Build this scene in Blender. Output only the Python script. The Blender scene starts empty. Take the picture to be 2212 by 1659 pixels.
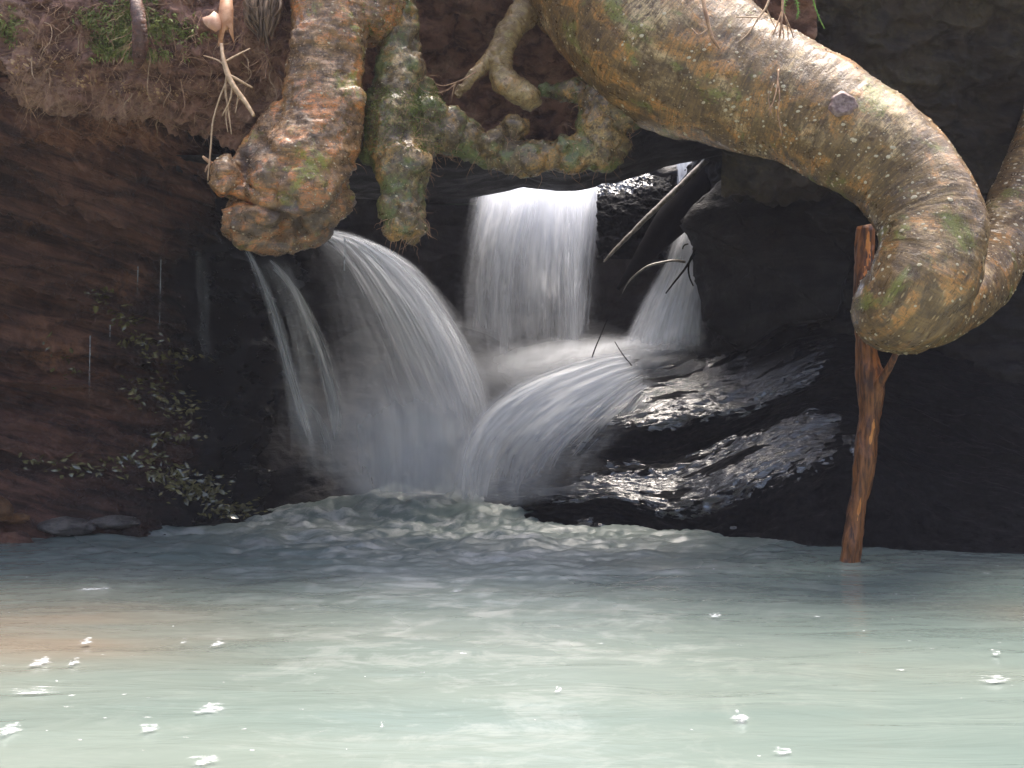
import bpy, math, random
import numpy as np
from mathutils import Vector, Matrix
from mathutils.bvhtree import BVHTree

# ------------------------------------------------------------------ camera, sky, sun, exposure
sc = bpy.context.scene
C = sc.collection
CAM_H = 0.6
FOC = 2372.0                      # focal length in units of a 2212 px wide picture
cam_d = bpy.data.cameras.new("camera")
cam_d.sensor_width = 36.0
cam_d.lens = 36.0 * FOC / 2212.0
cam_d.clip_start = 0.05
cam_d.clip_end = 500
cam = bpy.data.objects.new("camera", cam_d)
cam.location = (0, 0, CAM_H)
cam.rotation_euler = (math.radians(90), 0, 0)
C.objects.link(cam)
sc.camera = cam

SUN_EL, SUN_AZ = 73.0, 16.0       # azimuth from +y towards +x: high, upstream and to the right
world = bpy.data.worlds.new("World")
sc.world = world
world.use_nodes = True
wn = world.node_tree.nodes
wl = world.node_tree.links
wn.clear()
wo = wn.new("ShaderNodeOutputWorld")
wb = wn.new("ShaderNodeBackground")
sk = wn.new("ShaderNodeTexSky")
sk.sky_type = 'NISHITA'
sk.sun_disc = False
sk.sun_elevation = math.radians(SUN_EL)
sk.sun_rotation = math.radians(SUN_AZ)
sk.air_density = 1.0
sk.dust_density = 6.0
wb.inputs["Strength"].default_value = 0.08
wl.new(sk.outputs[0], wb.inputs[0])
wl.new(wb.outputs[0], wo.inputs[0])

sun_d = bpy.data.lights.new("sun", 'SUN')
sun_d.energy = 1.5
sun_d.angle = math.radians(37)
sun_d.color = (1.0, 0.93, 0.83)
sun = bpy.data.objects.new("sun", sun_d)
el, az = math.radians(SUN_EL), math.radians(SUN_AZ)
sd = Vector((math.sin(az) * math.cos(el), math.cos(az) * math.cos(el), math.sin(el)))
sun.rotation_euler = sd.to_track_quat('Z', 'Y').to_euler()
sun.location = sd * 20
C.objects.link(sun)

vs = sc.view_settings
vs.view_transform = 'Standard'
vs.look = 'None'
vs.gamma = 1.0
vs.use_curve_mapping = False
vs.exposure = 2.3
sc.render.engine = 'CYCLES'
sc.cycles.transparent_max_bounces = 48
sc.cycles.max_bounces = 8
sc.cycles.use_denoising = True
sc.cycles.caustics_reflective = False
sc.cycles.caustics_refractive = False
sc.cycles.sample_clamp_indirect = 4.0

# ------------------------------------------------------------------ helpers
random.seed(7)
rng = np.random.default_rng(11)
_perm = np.random.default_rng(5).permutation(256)
_perm = np.concatenate([_perm, _perm, _perm])
_g = np.random.default_rng(6).normal(size=(256, 3))
_g /= np.linalg.norm(_g, axis=1)[:, None]


def perlin(p):
    p = np.asarray(p, float)
    i = np.floor(p).astype(int)
    f = p - i
    i &= 255
    w = f * f * f * (f * (f * 6 - 15) + 10)
    out = 0
    for dx in (0, 1):
        for dy in (0, 1):
            for dz in (0, 1):
                h = _perm[_perm[_perm[(i[..., 0] + dx) & 255] + ((i[..., 1] + dy) & 255)] + ((i[..., 2] + dz) & 255)]
                g = _g[h]
                d = (g * (f - np.array([dx, dy, dz]))).sum(-1)
                wx = w[..., 0] if dx else 1 - w[..., 0]
                wy = w[..., 1] if dy else 1 - w[..., 1]
                wz = w[..., 2] if dz else 1 - w[..., 2]
                out = out + d * wx * wy * wz
    return out * 1.6


def fbm(p, scale=(1, 1, 1), octaves=4, gain=0.5, off=0.0):
    p = np.asarray(p, float) * np.asarray(scale, float) + off
    a, s = 1.0, 0
    for k in range(octaves):
        s = s + a * perlin(p)
        p = p * 2.03 + 17.3
        a *= gain
    return s


def ridge(p, scale=(1, 1, 1), octaves=4, gain=0.5, off=0.0):
    p = np.asarray(p, float) * np.asarray(scale, float) + off
    a, s = 1.0, 0
    for k in range(octaves):
        s = s + a * (1 - 2 * np.abs(perlin(p)))
        p = p * 2.03 + 17.3
        a *= gain
    return s


def sstep(a, b, x):
    t = np.clip((np.asarray(x, float) - a) / (b - a), 0, 1)
    return t * t * (3 - 2 * t)


def P(u, v, Y):
    """A point at distance Y that the photograph shows at (u, v) of a 2212 px wide picture."""
    return np.array([(u - 1106.0) / FOC * Y, Y, CAM_H - (v - 829.5) / FOC * Y])


def tag(o, label=None, cat=None, group=None, kind=None):
    if label:
        o["label"] = label
    if cat:
        o["category"] = cat
    if group:
        o["group"] = group
    if kind:
        o["kind"] = kind
    return o


def mesh_obj(name, verts, faces, mat, parent=None, smooth=True, uv=None, attrs=None, vec=None):
    me = bpy.data.meshes.new(name)
    verts = np.asarray(verts, float)
    if isinstance(faces, np.ndarray) and faces.ndim == 2:
        n, k = faces.shape
        me.vertices.add(len(verts))
        me.vertices.foreach_set("co", verts.astype(np.float32).ravel())
        me.loops.add(n * k)
        me.loops.foreach_set("vertex_index", faces.astype(np.int32).ravel())
        me.polygons.add(n)
        me.polygons.foreach_set("loop_start", np.arange(0, n * k, k, dtype=np.int32))
        me.polygons.foreach_set("loop_total", np.full(n, k, dtype=np.int32))
        me.update(calc_edges=True)
    else:
        me.from_pydata([tuple(x) for x in verts], [], [tuple(x) for x in faces])
        me.update()
    me.polygons.foreach_set("use_smooth", np.full(len(me.polygons), smooth, dtype=bool))
    for k_, a in (attrs or {}).items():
        at = me.attributes.new(k_, 'FLOAT', 'POINT')
        at.data.foreach_set("value", np.asarray(a, np.float32).ravel())
    for k_, a in (vec or {}).items():
        at = me.attributes.new(k_, 'FLOAT_VECTOR', 'POINT')
        at.data.foreach_set("vector", np.asarray(a, np.float32).ravel())
    if mat:
        me.materials.append(mat)
    o = bpy.data.objects.new(name, me)
    C.objects.link(o)
    if parent:
        o.parent = parent
        o.matrix_parent_inverse = Matrix.Translation(-Vector(parent.location))
    return o


def grid_faces(n, m, close=False, base=0):
    i = np.arange(n - 1)[:, None]
    mm = m if close else m - 1
    j = np.arange(mm)[None, :]
    j2 = (j + 1) % m
    f = np.stack([i * m + j, i * m + j2, (i + 1) * m + j2, (i + 1) * m + j], -1).reshape(-1, 4)
    return f + base


def grid_normals(g):
    a = np.gradient(g, axis=0)
    b = np.gradient(g, axis=1)
    n = np.cross(a, b)
    n /= np.linalg.norm(n, axis=-1)[..., None] + 1e-9
    return n


def grid_obj(name, g, mat, parent=None, attrs=None, vec=None, flip=False):
    n, m = g.shape[:2]
    f = grid_faces(n, m)
    if flip:
        f = f[:, ::-1]
    at = {k: np.asarray(a).reshape(-1) for k, a in (attrs or {}).items()}
    ve = {k: np.asarray(a).reshape(-1, 3) for k, a in (vec or {}).items()}
    return mesh_obj(name, g.reshape(-1, 3), f, mat, parent, attrs=at, vec=ve)


def empty(name, loc):
    o = bpy.data.objects.new(name, None)
    o.location = [float(q) for q in loc]
    o.empty_display_size = 0.05
    C.objects.link(o)
    return o


def catmull(pts, n):
    pts = np.asarray(pts, float)
    k = len(pts)
    if k == 2:
        t = np.linspace(0, 1, n)[:, None]
        return pts[0] * (1 - t) + pts[1] * t
    e = np.vstack([2 * pts[0] - pts[1], pts, 2 * pts[-1] - pts[-2]])
    s = np.linspace(0, k - 1 - 1e-9, n)
    i = s.astype(int)
    t = (s - i)[:, None]
    p0, p1, p2, p3 = e[i], e[i + 1], e[i + 2], e[i + 3]
    return 0.5 * (2 * p1 + (p2 - p0) * t + (2 * p0 - 5 * p1 + 4 * p2 - p3) * t ** 2 + (3 * p1 - p0 - 3 * p2 + p3) * t ** 3)


def resample(path, n):
    d = np.r_[0, np.cumsum(np.linalg.norm(np.diff(path[:, :3], axis=0), axis=1))]
    s = np.linspace(0, d[-1], n)
    return np.stack([np.interp(s, d, path[:, c]) for c in range(path.shape[1])], 1), s


def tube_geo(path, ns=8, n=None, smooth_path=True):
    """path rows x, y, z, r. Returns verts, quad faces, cap centre handled by collapsing; centreline, ring coordinates."""
    path = np.asarray(path, float)
    if smooth_path:
        path = catmull(path, max(8, len(path) * 14))
    if n is None:
        n = len(path)
    path, s = resample(path, n)
    c, r = path[:, :3], np.maximum(path[:, 3], 1e-4)
    t = np.gradient(c, axis=0)
    t /= np.linalg.norm(t, axis=1)[:, None] + 1e-9
    up = np.array([0, 0, 1.0]) if abs(t[0, 2]) < 0.8 else np.array([0, 1.0, 0])
    a = np.cross(t[0], up)
    a /= np.linalg.norm(a)
    A = [a]
    for k in range(1, n):
        a = A[-1] - t[k] * A[-1].dot(t[k])
        a /= np.linalg.norm(a) + 1e-9
        A.append(a)
    A = np.array(A)
    B = np.cross(t, A)
    th = np.linspace(0, 2 * math.pi, ns, endpoint=False)
    nrm = A[:, None, :] * np.cos(th)[None, :, None] + B[:, None, :] * np.sin(th)[None, :, None]
    g = c[:, None, :] + nrm * r[:, None, None]
    rc = np.stack([np.broadcast_to(np.cos(th)[None], (n, ns)) * r[:, None], np.broadcast_to(np.sin(th)[None], (n, ns)) * r[:, None],
                   np.broadcast_to(s[:, None], (n, ns))], -1)
    return g, nrm, rc, c


def tube_mesh(paths, ns=6, npt=None):
    """many plain tubes in one vertex list (pieces of one thing)"""
    V, F, b = [], [], 0
    for p in paths:
        g, _, _, c = tube_geo(p, ns, npt or max(4, len(p) * 3))
        n, m = g.shape[:2]
        V.append(g.reshape(-1, 3))
        V.append(c[[0, -1]])
        f = grid_faces(n, m, True, b)
        F += [tuple(x) for x in f]
        e0, e1 = b + n * m, b + n * m + 1
        for j in range(m):
            F.append((e0, b + (j + 1) % m, b + j))
            F.append((e1, b + (n - 1) * m + j, b + (n - 1) * m + (j + 1) % m))
        b += n * m + 2
    return np.vstack(V), F


def tubes_obj(name, paths, mat, parent=None, ns=6, npt=None):
    V, F = tube_mesh(paths, ns, npt)
    return mesh_obj(name, V, F, mat, parent)


def px_path(rows):
    """rows u, v, r, Y (all in picture units at distance Y) -> x, y, z, r in metres"""
    return np.array([[*P(u, v, Y), r / FOC * Y] for u, v, r, Y in rows])


def ico(c, r, sub=2, sq=(1, 1, 1)):
    import bmesh
    bm = bmesh.new()
    bmesh.ops.create_icosphere(bm, subdivisions=sub, radius=1)
    v = np.array([x.co for x in bm.verts])
    f = [[x.index for x in q.verts] for q in bm.faces]
    bm.free()
    return v * r * np.array(sq) + c, f


def fused(tubes, balls, voxel, smooth_it=6):
    """one skin over overlapping tubes and balls; returns verts, faces, normals"""
    V, F, b = [], [], 0
    for p in tubes:
        v, f = tube_mesh([p], 20, max(12, len(p) * 5))
        V.append(v)
        F += [tuple(i + b for i in q) for q in f]
        b += len(v)
    for c, r, sq in balls:
        v, f = ico(c, r, 3, sq)
        V.append(v)
        F += [tuple(i + b for i in q) for q in f]
        b += len(v)
    o = mesh_obj("fuse", np.vstack(V), F, None)
    m = o.modifiers.new("r", 'REMESH')
    m.mode = 'VOXEL'
    m.voxel_size = voxel
    s = o.modifiers.new("s", 'SMOOTH')
    s.factor = 0.5
    s.iterations = smooth_it
    dg = bpy.context.evaluated_depsgraph_get()
    me = bpy.data.meshes.new_from_object(o.evaluated_get(dg))
    v = np.empty(len(me.vertices) * 3)
    me.vertices.foreach_get("co", v)
    nn = np.empty(len(me.vertices) * 3)
    me.vertices.foreach_get("normal", nn)
    f = np.array([list(q.vertices) for q in me.polygons])
    old = o.data
    bpy.data.objects.remove(o)
    bpy.data.meshes.remove(old)
    bpy.data.meshes.remove(me)
    return v.reshape(-1, 3), f, nn.reshape(-1, 3)


# ------------------------------------------------------------------ materials
class NT:
    def __init__(self, name):
        self.m = bpy.data.materials.new(name)
        self.m.use_nodes = True
        self.t = self.m.node_tree
        self.t.nodes.clear()
        self.out = self.n("ShaderNodeOutputMaterial")

    def n(self, kind, **kw):
        x = self.t.nodes.new(kind)
        for k, v in kw.items():
            setattr(x, k, v)
        return x

    def l(self, a, b):
        self.t.links.new(a, b)

    def setin(self, node, name, val):
        s = node.inputs[name]
        if isinstance(val, bpy.types.NodeSocket):
            self.l(val, s)
        else:
            s.default_value = val

    def pos(self, scale=(1, 1, 1), attr=None, rot=(0, 0, 0)):
        if attr:
            a = self.n("ShaderNodeAttribute", attribute_name=attr)
            src = a.outputs["Vector"]
        else:
            src = self.n("ShaderNodeNewGeometry").outputs["Position"]
        if any(rot):
            m0 = self.n("ShaderNodeMapping")
            m0.inputs["Rotation"].default_value = rot
            self.l(src, m0.inputs["Vector"])
            src = m0.outputs[0]
        mp = self.n("ShaderNodeMapping")
        mp.inputs["Scale"].default_value = scale
        self.l(src, mp.inputs["Vector"])
        return mp.outputs[0]

    def noise(self, vec, scale, detail=4, rough=0.55, dist=0.0):
        x = self.n("ShaderNodeTexNoise")
        self.l(vec, x.inputs["Vector"])
        x.inputs["Scale"].default_value = scale
        x.inputs["Detail"].default_value = detail
        x.inputs["Roughness"].default_value = rough
        x.inputs["Distortion"].default_value = dist
        return x.outputs["Fac"]

    def voro(self, vec, scale, feature='F1', out="Distance", rand=1.0):
        x = self.n("ShaderNodeTexVoronoi", feature=feature)
        self.l(vec, x.inputs["Vector"])
        x.inputs["Scale"].default_value = scale
        x.inputs["Randomness"].default_value = rand
        return x.outputs[out]

    def ramp(self, fac, stops, interp='LINEAR'):
        x = self.n("ShaderNodeValToRGB")
        x.color_ramp.interpolation = interp
        e = x.color_ramp.elements
        while len(e) > 1:
            e.remove(e[-1])
        for k, (p, c) in enumerate(stops):
            q = e[0] if k == 0 else e.new(p)
            q.position = p
            q.color = (*c, 1) if len(c) == 3 else c
        self.l(fac, x.inputs[0])
        return x.outputs[0]

    def rng(self, fac, a, b, c=0.0, d=1.0):
        x = self.n("ShaderNodeMapRange", interpolation_type='SMOOTHSTEP')
        self.l(fac, x.inputs[0])
        for k, val in zip(("From Min", "From Max", "To Min", "To Max"), (a, b, c, d)):
            x.inputs[k].default_value = val
        return x.outputs[0]

    def math(self, op, a, b=0.5, clamp=False):
        x = self.n("ShaderNodeMath", operation=op, use_clamp=clamp)
        self.setin(x, 0, a) if not isinstance(a, (int, float)) else setattr(x.inputs[0], "default_value", a)
        if isinstance(b, (int, float)):
            x.inputs[1].default_value = b
        else:
            self.l(b, x.inputs[1])
        return x.outputs[0]

    def mix(self, fac, a, b, mode='MIX'):
        x = self.n("ShaderNodeMix", data_type='RGBA', blend_type=mode)
        if isinstance(fac, (int, float)):
            x.inputs[0].default_value = fac
        else:
            self.l(fac, x.inputs[0])
        for s, v in ((x.inputs[6], a), (x.inputs[7], b)):
            if isinstance(v, bpy.types.NodeSocket):
                self.l(v, s)
            else:
                s.default_value = (*v, 1)
        return x.outputs[2]

    def attr(self, name):
        return self.n("ShaderNodeAttribute", attribute_name=name).outputs["Fac"]

    def bump(self, h, strength, dist, prev=None):
        x = self.n("ShaderNodeBump")
        x.inputs["Strength"].default_value = strength
        x.inputs["Distance"].default_value = dist
        self.l(h, x.inputs["Height"])
        if prev is not None:
            self.l(prev, x.inputs["Normal"])
        return x.outputs[0]

    def pbr(self, col, rough, bump=None, spec=0.5, coat=0.0, coat_rough=0.1, sss=0.0):
        b = self.n("ShaderNodeBsdfPrincipled")
        if isinstance(col, bpy.types.NodeSocket):
            self.l(col, b.inputs["Base Color"])
        else:
            b.inputs["Base Color"].default_value = (*col, 1)
        self.setin(b, "Roughness", rough)
        self.setin(b, "Specular IOR Level", spec)
        self.setin(b, "Coat Weight", coat)
        b.inputs["Coat Roughness"].default_value = coat_rough
        if bump is not None:
            self.l(bump, b.inputs["Normal"])
        self.l(b.outputs[0], self.out.inputs[0])
        return b


def m_bark(name, dark, mid, warm, pale, green, moss_amt, attr=None, band=(5, 5, 60), wet=0.38, old=None):
    """bark crossed by fine rings, with warm and pale patches, green algae and pale breathing dots"""
    t = NT(name)
    v = t.pos((1, 1, 1), attr)
    vb = t.pos(band, attr)
    big = t.noise(v, 5.5, 6, 0.66, 0.5)
    big2 = t.noise(t.pos((1, 1, 1.0), attr, (0.4, 0.9, 0.2)), 9.0, 6, 0.66, 0.7)
    rings = t.noise(vb, 1.0, 7, 0.7, 1.3)
    rings2 = t.noise(vb, 2.7, 6, 0.66, 0.8)
    fine = t.noise(v, 150, 5, 0.7)
    lump = t.noise(v, 34, 5, 0.65, 0.4)
    mixr = t.math('ADD', t.math('MULTIPLY', rings, 0.45), t.math('ADD', t.math('MULTIPLY', big2, 0.3), t.math('MULTIPLY', lump, 0.25)))
    c = t.mix(t.rng(mixr, 0.40, 0.62), dark, mid)
    c = t.mix(t.math('MULTIPLY', t.rng(big2, 0.50, 0.62), t.rng(rings2, 0.35, 0.60)), c, warm)
    c = t.mix(t.math('MULTIPLY', t.rng(big, 0.53, 0.66), t.rng(t.math('ADD', t.math('MULTIPLY', rings2, 0.6), t.math('MULTIPLY', lump, 0.4)), 0.42, 0.58)), c, pale)
    gm = t.noise(t.pos((1, 1, 1), attr, (1.1, 0.3, 0.7)), 6.5, 7, 0.72, 0.3)
    c = t.mix(t.math('MULTIPLY', t.rng(gm, 0.60 - moss_amt, 0.70 - moss_amt), 0.8), c, green)
    c = t.mix(t.rng(fine, 0.34, 0.50, 0.8, 0.0), c, dark)
    c = t.mix(t.rng(lump, 0.32, 0.44, 0.65, 0.0), c, dark)
    sp = t.voro(t.pos((1, 1, 1), attr), 70)
    c = t.mix(t.rng(sp, 0.10, 0.24, 0.5, 0.0), c, pale)
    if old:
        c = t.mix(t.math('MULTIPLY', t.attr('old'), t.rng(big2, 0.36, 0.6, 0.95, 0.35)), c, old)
    h = t.math('ADD', t.math('ADD', t.math('MULTIPLY', rings, 0.5), t.math('MULTIPLY', lump, 0.7)), t.math('ADD', t.math('MULTIPLY', rings2, 0.35), t.math('MULTIPLY', fine, 0.4)))
    b = t.bump(h, 1.0, 0.010)
    t.pbr(c, t.rng(lump, 0.35, 0.65, wet - 0.12, wet + 0.14), b, 0.6, t.rng(big2, 0.38, 0.6, 0.15, 0.8), 0.16)
    return t.m


def m_rock(name, c1, c2, c3, rough=(0.25, 0.6), scale=3.0, strata=(1.2, 1.2, 14), rot=(0, 0, 0), bump=0.8, dist=0.03, spec=0.5, wet=False):
    t = NT(name)
    v = t.pos()
    vs_ = t.pos(strata, None, rot)
    st = t.noise(vs_, 1.6, 7, 0.62, 0.5)
    big = t.noise(v, scale, 5, 0.6)
    fine = t.noise(v, 55, 6, 0.7)
    c = t.mix(t.rng(st, 0.36, 0.64), c1, c2)
    c = t.mix(t.math('MULTIPLY', t.rng(big, 0.5, 0.68), t.rng(fine, 0.3, 0.65)), c, c3)
    h = t.math('ADD', t.math('MULTIPLY', st, 0.8), t.math('MULTIPLY', fine, 0.35))
    b = t.bump(h, bump, dist)
    ro = t.rng(t.noise(v, 9, 4), 0.35, 0.65, rough[0], rough[1])
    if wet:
        w = t.attr("wet_shade")
        c = t.mix(w, c, (0.010, 0.0095, 0.010))  # wet rock, painted darker still to stand for shade in the recess
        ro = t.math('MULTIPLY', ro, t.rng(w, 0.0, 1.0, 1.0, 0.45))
    t.pbr(c, ro, b, spec)
    return t.m


def m_simple(name, c1, c2, scale=40, rough=0.5, stretch=(1, 1, 1), bump=0.4, dist=0.004, spec=0.5):
    t = NT(name)
    v = t.pos(stretch)
    f = t.noise(v, scale, 5, 0.6, 0.3)
    c = t.mix(t.rng(f, 0.33, 0.67), c1, c2)
    t.pbr(c, rough, t.bump(f, bump, dist), spec)
    return t.m


def m_veil(name, col=(0.86, 0.88, 0.92), lo=0.30, hi=0.72, streak=1.0, soft=0.35, trans=0.55):
    """falling water: broken white threads with gaps between them"""
    t = NT(name)
    a = t.n("ShaderNodeAttribute", attribute_name="flow").outputs["Vector"]

    def nz(sc_, scale, det, dist=0.0):
        mp = t.n("ShaderNodeMapping")
        mp.inputs["Scale"].default_value = sc_
        t.l(a, mp.inputs["Vector"])
        return t.noise(mp.outputs[0], scale, det, 0.6, dist)
    f1 = nz((26 * streak, 1.1, 3.0), 1.0, 4, 0.25)
    f2 = nz((85 * streak, 1.6, 5.0), 1.0, 3, 0.15)
    f3 = nz((7, 1.4, 2.0), 1.0, 3, 0.3)
    s = t.math('ADD', t.math('ADD', t.math('MULTIPLY', f1, 0.48), t.math('MULTIPLY', f2, 0.27)), t.math('MULTIPLY', f3, 0.25))
    s = t.rng(s, lo, hi, 0.0, 1.0)
    d = t.attr("dens")
    s2 = t.math('ADD', t.math('MULTIPLY', s, 1 - soft), soft)
    s2 = t.math('ADD', s2, t.math('MULTIPLY', t.math('SUBTRACT', d, 0.6), 0.9))
    al = t.math('MULTIPLY', t.math('MAXIMUM', s2, 0.0), d, True)
    df = t.n("ShaderNodeBsdfDiffuse")
    df.inputs[0].default_value = (*col, 1)
    tl = t.n("ShaderNodeBsdfTranslucent")
    tl.inputs[0].default_value = (*col, 1)
    mx = t.n("ShaderNodeMixShader")
    mx.inputs[0].default_value = trans
    t.l(df.outputs[0], mx.inputs[1])
    t.l(tl.outputs[0], mx.inputs[2])
    tr = t.n("ShaderNodeBsdfTransparent")
    m2 = t.n("ShaderNodeMixShader")
    t.l(al, m2.inputs[0])
    t.l(tr.outputs[0], m2.inputs[1])
    t.l(mx.outputs[0], m2.inputs[2])
    t.l(m2.outputs[0], t.out.inputs[0])
    return t.m


M = {}
M['big_bark'] = m_bark('bark of the bent root', (0.12, 0.065, 0.024), (0.37, 0.215, 0.07), (0.70, 0.31, 0.07), (0.86, 0.60, 0.31), (0.27, 0.275, 0.05), 0.05, 'rc', (7, 7, 62))
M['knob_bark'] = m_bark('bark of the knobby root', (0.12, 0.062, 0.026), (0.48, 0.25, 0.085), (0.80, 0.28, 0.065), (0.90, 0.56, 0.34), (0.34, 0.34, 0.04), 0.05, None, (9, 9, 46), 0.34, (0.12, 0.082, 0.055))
M['moss_bark'] = m_bark('bark of the mossy root', (0.075, 0.045, 0.02), (0.27, 0.175, 0.06), (0.56, 0.29, 0.075), (0.60, 0.42, 0.18), (0.15, 0.19, 0.04), 0.12, None, (25, 25, 25))
M['pale_bark'] = m_bark('bark of the pale root', (0.22, 0.13, 0.05), (0.52, 0.36, 0.15), (0.58, 0.33, 0.12), (0.70, 0.54, 0.28), (0.42, 0.33, 0.12), 0.0, 'rc', (20, 20, 60))
M['lenticel'] = m_simple('pale bark dots', (0.62, 0.48, 0.30), (0.75, 0.64, 0.46), 200, 0.4)
M['dot_warm'] = m_simple('warm drops on the soil', (0.45, 0.24, 0.10), (0.65, 0.42, 0.22), 200, 0.35)
M['soil'] = m_rock('bank soil', (0.14, 0.068, 0.048), (0.44, 0.235, 0.165), (0.58, 0.36, 0.25), (0.5, 0.8), 4, (8, 8, 14), (0, 0, 0), 1.0, 0.035, 0.3)
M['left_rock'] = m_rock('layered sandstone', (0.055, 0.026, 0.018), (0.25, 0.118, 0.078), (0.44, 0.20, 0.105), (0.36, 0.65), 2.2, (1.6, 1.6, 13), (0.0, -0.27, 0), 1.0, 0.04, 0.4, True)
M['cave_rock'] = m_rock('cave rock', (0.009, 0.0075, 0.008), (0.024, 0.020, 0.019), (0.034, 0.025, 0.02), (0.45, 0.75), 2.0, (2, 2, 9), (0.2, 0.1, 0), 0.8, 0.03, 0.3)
M['bank_rock'] = m_rock('dim bank rock', (0.028, 0.021, 0.014), (0.07, 0.05, 0.032), (0.095, 0.075, 0.036), (0.5, 0.8), 2.4, (2.5, 2.5, 8), (0.2, -0.3, 0), 0.8, 0.03, 0.3)
M['ground'] = m_rock('forest soil', (0.03, 0.022, 0.015), (0.07, 0.05, 0.032), (0.05, 0.06, 0.025), (0.6, 0.9), 2, (3, 3, 3), (0, 0, 0), 0.6, 0.05, 0.3)
M['rootlet'] = m_simple('fine roots', (0.26, 0.13, 0.07), (0.56, 0.33, 0.18), 60, 0.5)
M['rootlet_pale'] = m_simple('pale fine roots', (0.42, 0.27, 0.15), (0.62, 0.42, 0.26), 60, 0.5)
M['flake'] = m_simple('torn inner bark', (0.60, 0.30, 0.18), (0.80, 0.52, 0.36), 30, 0.5)
M['fibre'] = m_simple('matted root fibre', (0.10, 0.06, 0.035), (0.24, 0.15, 0.085), 45, 0.7, (1, 1, 0.15), 0.8, 0.01)
M['stick'] = m_simple('wet bare wood', (0.07, 0.025, 0.010), (0.36, 0.135, 0.04), 26, 0.35, (3, 3, 0.35), 0.8, 0.006)
M['stick_raw'] = m_simple('freshly broken wood', (0.60, 0.20, 0.04), (0.85, 0.36, 0.09), 40, 0.4, (3, 3, 0.3), 0.6, 0.004)
M['log'] = m_simple('shade-black wood', (0.003, 0.003, 0.003), (0.007, 0.006, 0.006), 30, 0.8, (1, 1, 1), 0.4, 0.004, 0.05)  # near-black tone stands in for the deep shade around the trunk
M['pole'] = m_simple('pale lit-edge wood', (0.10, 0.085, 0.07), (0.30, 0.26, 0.22), 40, 0.35, (1, 1, 1), 0.6, 0.004)  # pale tone stands in for light caught on upper edges
M['twig'] = m_simple('wet twig', (0.035, 0.025, 0.02), (0.10, 0.075, 0.06), 60, 0.25)
M['leaf'] = m_simple('wet dead leaf', (0.08, 0.065, 0.025), (0.28, 0.25, 0.10), 30, 0.14, (1, 1, 1), 0.3, 0.003, 1.2)
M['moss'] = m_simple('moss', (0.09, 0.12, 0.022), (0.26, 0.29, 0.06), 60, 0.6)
M['moss_bright'] = m_simple('yellow green moss', (0.16, 0.19, 0.04), (0.42, 0.44, 0.14), 50, 0.6)  # yellower and brighter green of its own than the root moss
M['frond'] = m_simple('green frond', (0.10, 0.22, 0.02), (0.22, 0.40, 0.05), 60, 0.4)
M['stone_orange'] = m_rock('orange stone', (0.10, 0.045, 0.015), (0.26, 0.11, 0.035), (0.32, 0.16, 0.06), (0.3, 0.5), 8, (6, 6, 12))
M['stone_grey'] = m_rock('grey stone', (0.05, 0.045, 0.04), (0.16, 0.14, 0.125), (0.22, 0.19, 0.16), (0.25, 0.45), 9, (8, 8, 14))
M['veil'] = m_veil('white falling water', (0.87, 0.89, 0.94), lo=0.35, hi=0.66, streak=0.75, soft=0.26)
M['veil_thin'] = m_veil('thin falling water', (0.80, 0.82, 0.82), 0.36, 0.66, 0.8, 0.16)
M['veil_fan'] = m_veil('fanning falling water', (0.87, 0.89, 0.93), 0.35, 0.68, 0.62, 0.30)
M['froth'] = m_veil('churned froth', (0.62, 0.64, 0.62), 0.36, 0.66, 0.22, 0.10)
M['mist'] = m_veil('spray', (0.84, 0.86, 0.90), 0.20, 0.80, 0.35, 0.55)


def m_soft(name, col, trans=0.3, nscale=0.0, lo=0.3, hi=0.6):
    """white froth that thins out towards its edge"""
    t = NT(name)
    al = t.attr("dens")
    if nscale:
        al = t.math('MULTIPLY', al, t.rng(t.noise(t.pos((1, 1.6, 1)), nscale, 4, 0.65), lo, hi, 0.1, 1.3), True)
    df = t.n("ShaderNodeBsdfDiffuse")
    df.inputs[0].default_value = (*col, 1)
    tl = t.n("ShaderNodeBsdfTranslucent")
    tl.inputs[0].default_value = (*col, 1)
    mx = t.n("ShaderNodeMixShader")
    mx.inputs[0].default_value = trans
    t.l(df.outputs[0], mx.inputs[1])
    t.l(tl.outputs[0], mx.inputs[2])
    tr = t.n("ShaderNodeBsdfTransparent")
    m2 = t.n("ShaderNodeMixShader")
    t.l(al, m2.inputs[0])
    t.l(tr.outputs[0], m2.inputs[1])
    t.l(mx.outputs[0], m2.inputs[2])
    t.l(m2.outputs[0], t.out.inputs[0])
    return t.m


M['drip'] = m_soft('dripping water', (0.85, 0.88, 0.92), 0.4)


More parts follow.
